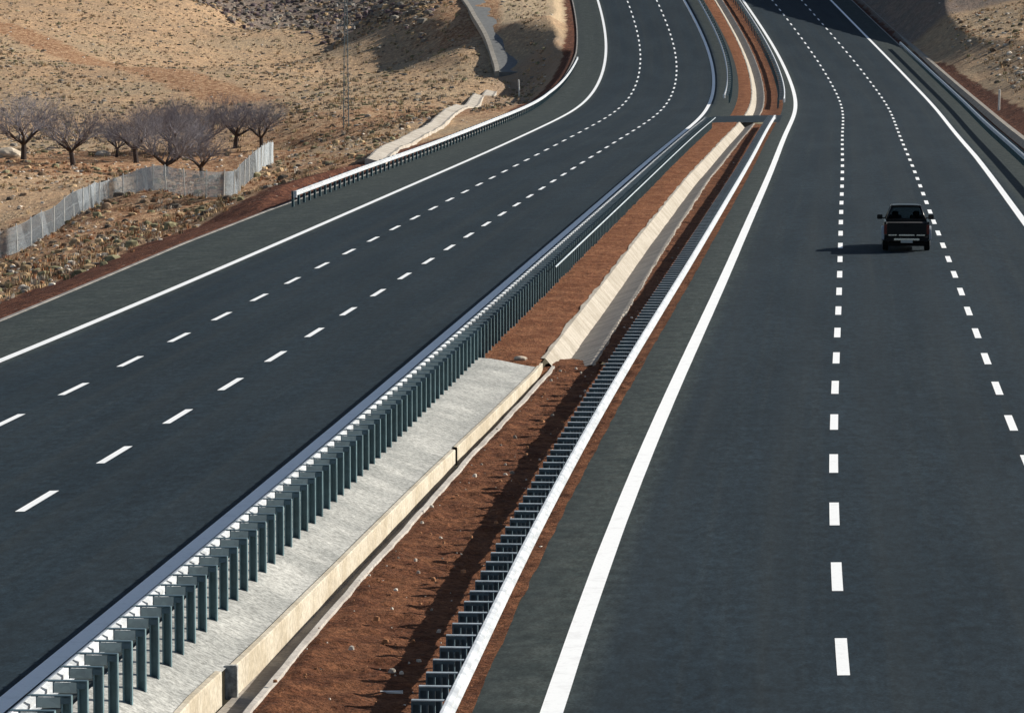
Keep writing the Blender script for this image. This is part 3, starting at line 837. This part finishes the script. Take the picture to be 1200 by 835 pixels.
trees = [(-62.1, 334, 1.08, 0, 'bare grey tree at the left edge of the grove, beside a pale boulder'),
         (-56.4, 326, .98, 1, 'second bare tree from the left, with a forked dark trunk'),
         (-55.9, 346, .62, 2, 'smallest bare tree, set back between two larger ones in the red field'),
         (-53.2, 340, .98, 0, 'bare tree with a short dark trunk just behind the hump of the mesh fence'),
         (-50.6, 346, 1.02, 1, 'bare tree behind the middle of the grove, trunk hidden by the crown in front'),
         (-47.9, 322, 1.02, 2, 'widest bare tree with a low spreading grey crown right behind the mesh fence'),
         (-45.4, 326, .80, 1, 'low bare tree leaning over the dip in the mesh fence'),
         (-46.6, 357, .92, 2, 'bare tree right of the grove on the higher bank, before the last one'),
         (-44.0, 356, .84, 0, 'last bare tree at the right end of the grove, beside the fence end'),
         (-49.3, 352, .95, 2, 'bare tree at the back of the thicket, behind the widest crown'),
         (-51.9, 352, .90, 0, 'bare tree at the back of the grove, between the short trunk and the thicket')]
for i, (x, y, k, m, lab) in enumerate(trees):
    r = empty('bare_tree', (x, y, stand(x, y) - .05), random.uniform(0, 6.28))
    r.scale = (k, k, k)
    tag(r, lab, 'tree', 'bare trees in the grove below the hill')
    link('trunk', TM[m][0], r); link('crown', TM[m][1], r)

# ------------------------------------------------------------------ mesh fence
def resample(pts, step):
    P = [Vector(p).to_3d() for p in pts]; out = []
    # Catmull-Rom smoothing
    Q = [P[0]] + P + [P[-1]]; fine = []
    for i in range(1, len(Q) - 2):
        for t in np.linspace(0, 1, 12, endpoint=False):
            a, b, c, e = Q[i - 1], Q[i], Q[i + 1], Q[i + 2]
            fine.append(.5 * ((2 * b) + (c - a) * t + (2 * a - 5 * b + 4 * c - e) * t * t + (3 * b - a - 3 * c + e) * t**3))
    fine.append(Q[-2]); acc = 0; out = [fine[0]]
    for a, b in zip(fine[:-1], fine[1:]):
        L = (b - a).length; pos = step - acc
        while pos <= L:
            out.append(a + (b - a) * pos / L); pos += step
        acc = (acc + L) % step if L else acc
    return [(p.x, p.y) for p in out]
fp = resample(FENCE, .5)
_f = np.array(fp); _k = np.ones(17) / 17
fp = [tuple(q) for q in np.stack([np.convolve(np.pad(_f[:, i], 8, mode='edge'), _k, 'valid') for i in (0, 1)], 1)]
fz = np.array([stand(x, y) for x, y in fp])
kz = np.ones(9) / 9
fz = np.convolve(np.pad(fz, 4, mode='edge'), kz, 'valid')
root = empty('mesh_fence', (fp[0][0], fp[0][1], float(fz[0])))
tag(root, 'grey wire mesh fence winding over the scrub in front of the bare trees', 'fence')
RL = np.array(root.location); HF = 1.68
mb = MB()
fpa = np.array(fp); cl = np.arange(len(fp)) * .5
def fpt(u, h):
    return (float(np.interp(u, cl, fpa[:, 0])) - RL[0], float(np.interp(u, cl, fpa[:, 1])) - RL[1], float(np.interp(u, cl, fz)) - RL[2] + h)
u = 0.0
while u < cl[-1] - 1.8:
    mb.tube(fpt(u, .05), fpt(u + 1.6, HF), .0075, .0075, 3, 0, False)
    mb.tube(fpt(u + 1.6, .05), fpt(u, HF), .0075, .0075, 3, 0, False)
    u += .105
for h in (.06, .85, HF):
    for a in np.arange(0, cl[-1] - .5, .5): mb.tube(fpt(a, h), fpt(a + .5, h), .01, .01, 3, 0, False)
M['wire'] = simple('fence_wire', (.36, .40, .43), .7, .2, .2)
M['fpost'] = simple('fence_post', (.62, .62, .58), .8, .3)
link('wire_mesh', mb.mesh('wire_mesh', M['wire']), root)
mb = MB(); mb.tube((0, 0, -.4), (0, 0, HF + .12), .045, .04, 8); pm = mb.mesh('post', M['fpost'], .0)
first = None
for a in np.arange(0, cl[-1], 3.5):
    if first is None: o = first = link('post', pm, root)
    else: o = first.copy(); COL.objects.link(o); o.parent = root
    o.location = fpt(a, 0); o.rotation_euler = (random.uniform(-.03, .03), random.uniform(-.05, .05), 0)

# ------------------------------------------------------------------ stepped chute, path, posts, pylon
def ribbon(name, pts, prof, mat, step=2.0, kind='structure', wob=0.0):
    rp = resample(pts, step); P = np.array(rp); n = len(P)
    t = np.gradient(P, axis=0); t /= np.linalg.norm(t, axis=1)[:, None]; nn = np.stack([t[:, 1], -t[:, 0]], 1)
    z = np.array([stand(x, y) for x, y in rp]); kk = max(3, int(10 / step)); z = np.convolve(np.pad(z, kk, mode='edge'), np.ones(2 * kk + 1) / (2 * kk + 1), 'valid')
    jw = 1 + wob * 2 * fbm(np.arange(n) * step, np.zeros(n), .23, 3); jh = wob * fbm(np.arange(n) * step, np.ones(n) * 4, .4, 3)
    V = [(P[i, 0] + nn[i, 0] * o * jw[i], P[i, 1] + nn[i, 1] * o * jw[i], z[i] + h + jh[i]) for i in range(n) for o, h in prof]
    rs = [(o, i * step, 0) for i in range(n) for o, h in prof]
    m_ = len(prof); F = [tuple(q) for q in grid_faces(n, m_)]
    for b in (0, (n - 1) * m_):
        F += [(b, b + 1, b + 2, b + 3)] if m_ == 4 else [(b, b + 1, b + 2, b + 5), (b + 5, b + 2, b + 3, b + 4)]
    me = mesh_np(name, V, F, mat, {'rs': rs})
    if kind is None: return link(name, me)
    return tag(link(name, me), kind=kind)
ch = ribbon('drainage_chute', CHUTE, [(-.78, -.8), (-.72, .42), (-.55, .46), (.25, .26), (.50, .30), (.58, -.8)], M['chute'], .5, None, .16)
tag(ch, 'pale rough concrete chute running beside the outer left barrier towards the dark embankment', 'drainage chute')
M['track'] = simple('track_surface', (.15, .155, .155), .9, .2, var=.3, scale=2.0)
ribbon('path', TRACK, [(-1.2, -.5), (-1.2, .16), (1.15, .16), (1.15, -.5)], M['track'])
ribbon('kerb', TRACK, [(-1.75, -.5), (-1.7, .22), (-1.22, .30), (-1.21, -.3)], M['bank'])
ribbon('kerb', TRACK[:6], [(1.17, -.3), (1.18, .24), (1.36, .24), (1.37, -.5)], M['bank'])

M['white_post'] = simple('post_paint', (.66, .64, .60), .7)
def small_post(x, y, h, left, lab, lean):
    mb = MB(); mb.tube((0, 0, -.3), (0, 0, h), .085, .075, 8); mb.tube((0, 0, h), (0, 0, h + .05), .075, .03, 8)
    o = link('marker_post', mb.mesh('marker_post', M['white_post']), None, (x, y, stand(x, y, left)), (0, lean, 0)); tag(o, lab, 'post')
small_post(-23.0, 405, 2.0, True, 'short white post standing on the shaded embankment beside the curve', -.05)
small_post(20.3, 307, 1.6, False, 'thin pale post in the rocky scrub right of the motorway', .02)

def pylon(x, y, H, lab):
    r = empty('lattice_pylon', (x, y, stand(x, y))); tag(r, lab, 'pylon')
    M['pylon'] = simple('pylon_steel', (.16, .21, .23), .6, .4, .4)
    mb = MB(); n = 11
    def c(k, i):
        w = .34 * (1 - .55 * k / n); a = (i + .5) * math.pi / 2
        return Vector((math.cos(a) * w, math.sin(a) * w, -.3 + (H + .3) * k / n))
    for k in range(n):
        for i in range(4):
            mb.tube(c(k, i), c(k + 1, i), .03, .03, 4); mb.tube(c(k, i), c(k + 1, (i + 1) % 4), .014, .014, 4)
            mb.tube(c(k + 1, i), c(k + 1, (i + 1) % 4), .014, .014, 4)
    link('mast', mb.mesh('mast', M['pylon']), r)
    for zz in (H - 1.0, H - 3.1):
        mb = MB()
        for dz in (-.12, .12): mb.tube((-.85, 0, zz + dz * .3), (.85, 0, zz + dz * .3), .035, .035, 4)
        mb.tube((-.85, 0, zz), (0, 0, zz + .5), .025, .025, 4); mb.tube((.85, 0, zz), (0, 0, zz + .5), .025, .025, 4)
        ar = link('cross_arm', mb.mesh('cross_arm', M['pylon']), r)
        for xx in (-.8, 0, .8):
            mb = MB(); mb.tube((xx, 0, zz - .02), (xx, 0, zz - .32), .05, .07, 8); link('insulator', mb.mesh('insulator', M['white_post']), ar)
pylon(-36.4, 358, 12.4, 'slim grey lattice power pylon standing on the slope right of the bare trees')

# ------------------------------------------------------------------ stones and dry scrub
def blob_template(rnd, rings=2, n=6, flat=.8):
    V = [(0, 0, flat)]; F = []
    for r in range(1, rings + 1):
        t = math.pi / 2 * r / rings
        for i in range(n):
            a = 2 * math.pi * (i + .5 * r) / n; k = rnd.uniform(.72, 1.25)
            V.append((math.sin(t) * math.cos(a) * k, math.sin(t) * math.sin(a) * k, math.cos(t) * flat * rnd.uniform(.7, 1.2) - (.25 if r == rings else 0)))
    for i in range(n): F.append((0, 1 + i, 1 + (i + 1) % n))
    for r in range(1, rings):
        for i in range(n):
            a = 1 + (r - 1) * n + i; b = 1 + (r - 1) * n + (i + 1) % n; c = a + n; e = b + n
            F += [(a, c, b), (b, c, e)]
    return np.array(V), np.array(F)
_r = random.Random(5)
TPL = [blob_template(_r) for _ in range(8)]
def spike_template(rnd, n=9):
    """a tuft of upright blades and twigs"""
    V = []; F = []
    for i in range(n):
        a = rnd.uniform(0, 6.28); r = rnd.uniform(.1, .75); b = rnd.uniform(0, 6.28); w = .14
        x, y = math.cos(a) * r, math.sin(a) * r; h = rnd.uniform(.6, 1.3)
        lx, ly = x * rnd.uniform(1.1, 1.8), y * rnd.uniform(1.1, 1.8); k = len(V)
        V += [(x - math.cos(b) * w, y - math.sin(b) * w, -.15), (x + math.cos(b) * w, y + math.sin(b) * w, -.15), (lx, ly, h)]
        F.append((k, k + 1, k + 2))
    return np.array(V), np.array(F)
SPK = [spike_template(_r, 14) for _ in range(8)]
def scatter(name, xyz, size, asp, tint, mat, tpl):
    Vs = []; Fs = []; Ts = []; b = 0
    for i in range(len(xyz)):
        V, F = tpl[i % len(tpl)]
        a = rng.random() * 6.28; ca, sa = math.cos(a), math.sin(a)
        W = np.stack([V[:, 0] * ca - V[:, 1] * sa, V[:, 0] * sa + V[:, 1] * ca, V[:, 2] * asp[i]], 1) * size[i] + xyz[i]
        Vs.append(W); Fs.append(F + b); b += len(V); Ts.append(np.repeat(tint[i][None], len(V), 0))
    me = mesh_np(name, np.concatenate(Vs), np.concatenate(Fs), mat, {'tint': np.concatenate(Ts)})
    return tag(link(name, me), kind='stuff')

PAL = {'straw': (.42, .30, .175), 'olive': (.22, .20, .12), 'brown': (.22, .155, .105), 'dark': (.13, .11, .09), 'pale': (.58, .52, .44), 'grey': (.26, .235, .20), 'rust': (.34, .17, .09), 'plum': (.13, .10, .105)}
def sample(n, y0, y1, px0, px1, left=True, pw=1.0):
    y = y0 + (y1 - y0) * rng.random(n)**pw; px = px0 + (px1 - px0) * rng.random(n)
    x = (px - 867) / 4545 * y
    L = LA if left else RA
    s, o = L.find(x, y)
    dd = (ledge(s) - o) if left else (o - REDGE)
    m = dd > (2.8 if left else 4.0)
    x, y, s, o, dd = x[m], y[m], s[m], o[m], dd[m]
    z = (ground_left if left else ground_right)(s, o)
    keep = (polyline_dist(x, y, TRACK) > 2.6) & (polyline_dist(x, y, CHUTE) > 1.4)
    return x[keep], y[keep], z[keep], dd[keep], s[keep]
def tints(n, names, w):
    w = np.array(w, float); w /= w.sum()
    c = np.array([PAL[k] for k in names])[rng.choice(len(names), n, p=w)]
    return c * rng.uniform(.65, 1.35, (n, 1))
def field(name, n, y0, y1, px0, px1, smin, smax, names, w, tpl, mat, left=True, keepf=None, asp=(.5, 1.1)):
    x, y, z, dd, s = sample(n, y0, y1, px0, px1, left)
    if keepf is not None:
        k = keepf(x, y, dd, s); x, y, z = x[k], y[k], z[k]
    n = len(x); sz = smin + (smax - smin) * rng.random(n)**2.2
    scatter(name, np.stack([x, y, z], 1), sz, rng.uniform(asp[0], asp[1], n), tints(n, names, w), mat, tpl)
patch = lambda x, y, dd, s: fbm(x, y, 1 / 7., 3) + .35 * rng.random(len(x)) > .05
notred = lambda x, y, dd, s: (polyline_dist(x, y, RED_TRACK) > rng.uniform(2, 9, len(x))) & (polyline_dist(x, y, RED_FIELD) > rng.uniform(4, 14, len(x)))
both = lambda x, y, dd, s: notred(x, y, dd, s) & patch(x, y, dd, s)
off_bank = lambda x, y, dd, s: (dd > rng.uniform(3.5, 6.5, len(x))) | (s > 400)
# near-left verge
field('dry_grass', 9000, 100, 330, -80, 480, .10, .34, ['straw', 'olive', 'brown', 'pale', 'rust'], [5, 1.3, 2, 1.2, 3], SPK, M['tuft'], keepf=lambda *a: off_bank(*a) & patch(*a))
field('low_scrub', 2600, 100, 330, -80, 480, .12, .42, ['straw', 'olive', 'brown', 'dark'], [3, 3, 2, 1.5], TPL, M['tuft'], keepf=lambda *a: off_bank(*a) & patch(*a))
field('loose_stones', 2600, 100, 340, -80, 560, .05, .24, ['pale', 'grey', 'rust'], [5, 2, 1], TPL, M['stone'], keepf=off_bank, asp=(.5, .9))
# hill face
field('dry_grass', 12000, 330, 660, -80, 640, .14, .40, ['straw', 'olive', 'brown', 'grey', 'dark'], [3, 3, 2, 2, 1], SPK, M['tuft'], keepf=notred)
field('low_scrub', 4500, 330, 660, -80, 640, .14, .42, ['olive', 'brown', 'dark', 'grey'], [3, 3, 2, 2], TPL, M['tuft'], keepf=notred, asp=(.4, .8))
field('loose_stones', 1600, 330, 660, -80, 650, .06, .22, ['pale', 'grey'], [3, 2], TPL, M['stone'], asp=(.5, .9))
# far dark hill
far = lambda x, y, dd, s: (y > np.interp(x, [-90, -71, -57.6, -43.7, -32], [640, 600, 560, 500, 450]) + 6) & (x < -40)
field('dark_scrub', 11000, 470, 900, 180, 620,   .22, .75, ['dark', 'plum', 'grey', 'brown', 'straw'], [2.5, 3, 3, 2, 1.2], TPL, M['tuft'], keepf=far, asp=(.6, 1.2))
field('loose_stones', 1600, 470, 900, 180, 620, .12, .35, ['pale', 'grey'], [2, 2], TPL, M['stone'], keepf=far, asp=(.5, .9))
# right of the motorway
rk = lambda x, y, dd, s: (dd > rng.uniform(4.5, 7, len(x))) & ((s < 378) | (rng.random(len(x)) < .15))
field('dry_grass', 5000, 180, 520, 990, 1260, .12, .38, ['straw', 'olive', 'brown', 'rust'], [4, 2, 2, 1], SPK, M['tuft'], False, rk)
field('loose_stones', 3200, 180, 520, 990, 1260, .07, .32, ['pale', 'grey', 'rust'], [5, 3, 1], TPL, M['stone'], False, rk, (.5, .9))
field('low_scrub', 1200, 180, 520, 990, 1260, .12, .45, ['olive', 'brown', 'dark'], [3, 3, 2], TPL, M['tuft'], False, rk)

# small stones on the red soil of the median
n = 1300; s = -12 + 235 * rng.random(n)**1.6; T = rng.random(n)
o = np.where(s < 44, (lipx(s) + .15) * (1 - T) - 4.75 * T, np.where(rng.random(n) < .5, (vr(s) + .1) * (1 - T) - 4.75 * T, (oL(s) + .1) * (1 - T) + (vl(s) - .1) * T))
P3 = med_pt(s, o, -.13); 
P3[:, 2] += np.where(o > -4.95, .07, 0)
scatter('gravel', P3, .012 + .040 * rng.random(n)**4, rng.uniform(.7, 1.4, n), tints(n, ['pale', 'rust', 'grey'], [3, 5, 1]), M['stone'], TPL)

# boulders
def rock(x, y, z, r, lab, asp=.75, seed=0, sx=1.0):
    bm = bmesh.new(); bmesh.ops.create_icosphere(bm, subdivisions=3, radius=1)
    q = random.Random(seed); ph = [q.uniform(0, 9) for _ in range(3)]
    for v in bm.verts:
        k = 1 + .5 * float(fbm(np.float64(v.co.x * 2 + ph[0] + v.co.z), np.float64(v.co.y * 2 + ph[1] - v.co.z), .9, 3))
        v.co = Vector((v.co.x * k * r * sx, v.co.y * k * r, v.co.z * k * r * asp))
    me = bpy.data.meshes.new('boulder'); bm.to_mesh(me); bm.free(); me.materials.append(M['rock'])
    o = link('boulder', me, None, (x, y, z)); tag(o, lab, 'rock')
M['rock'] = simple('pale_rock', (.58, .50, .40), .95, .1, var=.3, scale=3.0)
for i, (x, y, r, lab, sx) in enumerate([
        (-64.0, 336, .95, 'large pale boulder at the far left, below the first bare tree', 1.5),
        (-57.2, 346, .55, 'pale rounded rock in the red field between the second and third bare trees', 1.3),
        (-43.0, 352, .45, 'pale rock on the bank at the right end of the bare trees', 1.2),
        (-41.8, 352, .38, 'whitish rock by the upper end of the mesh fence', 1.5)]):
    rock(x, y, stand(x, y) + r * .2, r, lab, .7, i, sx)
q = med_pt(42.0, np.float64(-7.75), .06); rock(q[0], q[1], q[2], .11, 'small bright stone at the corner where the apron meets the red soil', .6, 7, 1.5)
q = med_pt(45.0, np.float64(-5.5), -.16); rock(q[0], q[1], q[2], .13, 'flat pale stone lying in the red soil beside the end of the lined drain', .5, 9, 1.7)
q = med_pt(-2.6, np.float64(-5.95), -.14)
mb = MB(); mb.box((0, 0, 0), (.30, .05, .02), 0, .1); mb.box((.05, -.12, .01), (.22, .04, .02), 0, -.15)
tag(link('wood_scrap', mb.mesh('wood_scrap', M['white_post']), None, tuple(q)), 'two pale splinters of wood lying on the shaded edge of the red soil', 'scrap')

# ------------------------------------------------------------------ pickup truck
def pickup():
    MP = {}
    m = NT('car_paint', .3, .25); m.col((.003, .004, .007)); m.b.inputs['Coat Weight'].default_value = .15; MP['paint'] = m.m
    m = NT('car_glass', .04, .5); m.col((.35, .42, .46)); m.b.inputs['Transmission Weight'].default_value = 1.0; m.b.inputs['IOR'].default_value = 1.05; MP['glass'] = m.m
    m = NT('chrome', .22, .5, 1.0); m.col((.85, .86, .88)); MP['chrome'] = m.m
    m = NT('tyre', .9, .2); m.col((.012, .012, .012)); MP['tyre'] = m.m
    m = NT('rim', .35, .5, .9); m.col((.45, .46, .48)); MP['rim'] = m.m
    m = NT('tail_lamp', .25, .5); m.col((.11, .008, .008)); MP['lamp'] = m.m
    m = NT('plate', .5, .4); m.col((.42, .42, .40)); MP['plate'] = m.m
    m = NT('arch_paint', .35, .4); m.col((.50, .52, .54)); MP['arch'] = m.m
    m = NT('cabin', .9, .2); m.col((.03, .03, .033)); MP['trim'] = m.m
    p0 = RA.at(88.6, 2.36); th = RA.theta(88.6)
    r = empty('pickup_truck', tuple(p0), th)
    tag(r, 'black pickup truck seen from behind, driving away in the middle lane of the right carriageway', 'pickup truck')
    hw = .80
    # lower body: side outline with wheel arches, local y forward, rear at y=-2.45
    out = [(-2.42, .42), (-2.45, .60), (-2.43, .95), (-.62, .97), (.9, .97), (2.15, .88), (2.42, .74), (2.45, .42)]
    def arch(cy, r_=.40, n=9): return [(cy + r_ * math.cos(t), .34 + r_ * math.sin(t)) for t in np.linspace(.15, math.pi - .15, n)]
    prof = out + [(2.0, .30)] + arch(1.55) + [(1.05, .30), (-1.0, .30)] + arch(-1.45) + [(-2.0, .34)]
    mb = MB(); mb.prism(prof, 'x', -hw, hw)
    me = mb.mesh('body', MP['paint'], .035, True)
    # taper nose and round sides
    for v in me.vertices:
        if v.co.y > 1.6: v.co.x *= 1 - .10 * (v.co.y - 1.6)
        k = (v.co.z - .62) / .4
        v.co.x *= 1.0 - .04 * k * k
    link('body', me, r)
    # cargo bed: raised sides with open top and dark floor
    mb = MB()
    mb.box((-hw + .035, -1.55, 1.02), (.07, 1.78, .13)); mb.box((hw - .035, -1.55, 1.02), (.07, 1.78, .13)); mb.box((0, -.66, 1.02), (1.5, .07, .13))
    link('cargo_bed', mb.mesh('cargo_bed', MP['paint'], .02), r)
    mb = MB(); mb.box((0, -1.52, .975), (1.44, 1.64, .02)); link('bed_floor', mb.mesh('bed_floor', MP['trim']), r)
    tg = MB(); tg.box((0, -2.455, .79), (1.40, .06, .50)); tgo = link('tailgate', tg.mesh('tailgate', MP['paint'], .02), r)
    mb = MB(); mb.box((0, -2.492, .93), (.20, .02, .045)); link('handle', mb.mesh('handle', MP['tyre'], .006), tgo)
    mb = MB(); mb.box((0, -2.488, .60), (.55, .012, .05)); mb.box((-.50, -2.488, .60), (.30, .012, .04)); mb.box((.50, -2.488, .60), (.30, .012, .04)); link('trim_strip', mb.mesh('trim_strip', MP['chrome'], .004), tgo)
    for sx in (-1, 1):
        mb = MB(); mb.box((sx * .755, -2.44, .80), (.11, .06, .34)); link('tail_lamp', mb.mesh('tail_lamp', MP['lamp'], .015), r)
        # flared rear arch
        mb = MB()
        pr = [(-1.45 + .50 * math.cos(t), .36 + .52 * math.sin(t)) for t in np.linspace(.1, math.pi - .1, 12)] + [(-1.45 + .40 * math.cos(t), .34 + .40 * math.sin(t)) for t in np.linspace(math.pi - .1, .1, 12)]
        mb.prism(pr, 'x', sx * .78, sx * .89); link('wheel_arch', mb.mesh('wheel_arch', MP['arch'], .012), r)
    mb = MB(); mb.box((0, -2.52, .46), (1.52, .14, .15)); mb.box((0, -2.53, .55), (.70, .13, .02)); bo = link('rear_bumper', mb.mesh('rear_bumper', MP['tyre'], .03), r)
    mb = MB(); mb.box((0, -2.60, .455), (.90, .015, .07)); link('bumper_trim', mb.mesh('bumper_trim', MP['chrome'], .006), bo)
    mb = MB(); mb.box((0, -2.605, .38), (.42, .012, .10)); link('number_plate', mb.mesh('number_plate', MP['plate'], .003), r)
    mb = MB(); mb.box((0, -2.2, .28), (1.30, .30, .16)); link('underbody_shade_block', mb.mesh('underbody_shade_block', MP['tyre'], .02), r)  # dark block added beneath the tail to stand in for underbody shade
    mb = MB(); mb.box((0, 2.46, .46), (1.45, .14, .17)); link('front_bumper', mb.mesh('front_bumper', MP['tyre'], .03), r)
    # cab: frame of pillars with roof; glass set into it
    B = [(-.72, -.58, .97), (.72, -.58, .97), (.72, 1.28, .97), (-.72, 1.28, .97)]
    Tt = [(-.50, -.38, 1.52), (.50, -.38, 1.52), (.50, .58, 1.52), (-.50, .58, 1.52)]
    mb = MB()
    def barx(a, b, w=.05):
        mb.tube(a, b, w, w * .9, 6)
    for a, b in zip(B, Tt): barx(a, b)
    for k in range(4): barx(Tt[k], Tt[(k + 1) % 4], .045); barx(B[k], B[(k + 1) % 4], .05)
    barx((-.72, .35, .97), (-.50, .15, 1.52), .045); barx((.72, .35, .97), (.50, .15, 1.52), .045)
    cab = link('cab', mb.mesh('cab', MP['paint'], 0, True), r)
    mb = MB(); mb.prism([(-.56, 1.50), (.56, 1.50), (.55, 1.535), (.46, 1.562), (.25, 1.575), (-.25, 1.575), (-.46, 1.562), (-.55, 1.535)], 'y', -.43, .64); link('roof', mb.mesh('roof', MP['paint'], .01), cab)
    def pane(name, q, t=.012):
        q = [Vector(v) for v in q]; n = (q[1] - q[0]).cross(q[3] - q[0]).normalized() * t
        mb = MB(); mb.add([tuple(v) for v in q] + [tuple(v + n) for v in q], [(0, 1, 2, 3), (7, 6, 5, 4), (0, 4, 5, 1), (1, 5, 6, 2), (2, 6, 7, 3), (3, 7, 4, 0)])
        link(name, mb.mesh(name, MP['glass']), cab)
    pane('rear_window', [(-.67, -.575, 1.0), (.67, -.575, 1.0), (.47, -.40, 1.49), (-.47, -.40, 1.49)])
    pane('windscreen', [(.67, 1.26, 1.0), (-.67, 1.26, 1.0), (-.47, .60, 1.49), (.47, .60, 1.49)])
    for sx in (-1, 1):
        pane('side_window', [(sx * .715, 1.2, 1.0), (sx * .715, -.5, 1.0), (sx * .51, -.33, 1.49), (sx * .51, .56, 1.49)][::sx])
        mb = MB(); mb.box((sx * .38, .35, 1.22), (.24, .10, .20)); mb.box((sx * .38, .33, .98), (.46, .14, .40)); link('seat', mb.mesh('seat', MP['trim'], .03), cab)
        mb = MB(); mb.box((sx * .93, .85, 1.08), (.20, .07, .17)); mb.box((sx * .80, .87, 1.03), (.16, .04, .04)); mo = link('wing_mirror', mb.mesh('wing_mirror', MP['paint'], .02), r)
        for cy in (1.55, -1.45):
            mb = MB(); mb.tube((sx * .64, cy, .335), (sx * .84, cy, .335), .335, .335, 28)
            w = link('wheel', mb.mesh('tyre', MP['tyre'], .02), r)
            mb = MB(); mb.tube((sx * .842, cy, .335), (sx * .852, cy, .335), .20, .18, 20); link('rim', mb.mesh('rim', MP['rim'], .003), w)
    mb = MB(); mb.box((0, 2.46, .68), (1.0, .03, .14)); link('grille', mb.mesh('grille', MP['trim'], .005), r)
    for sx in (-1, 1):
        mb = MB(); mb.box((sx * .60, 2.42, .70), (.24, .05, .13)); link('headlight', mb.mesh('headlight', MP['chrome'], .01), r)
pickup()
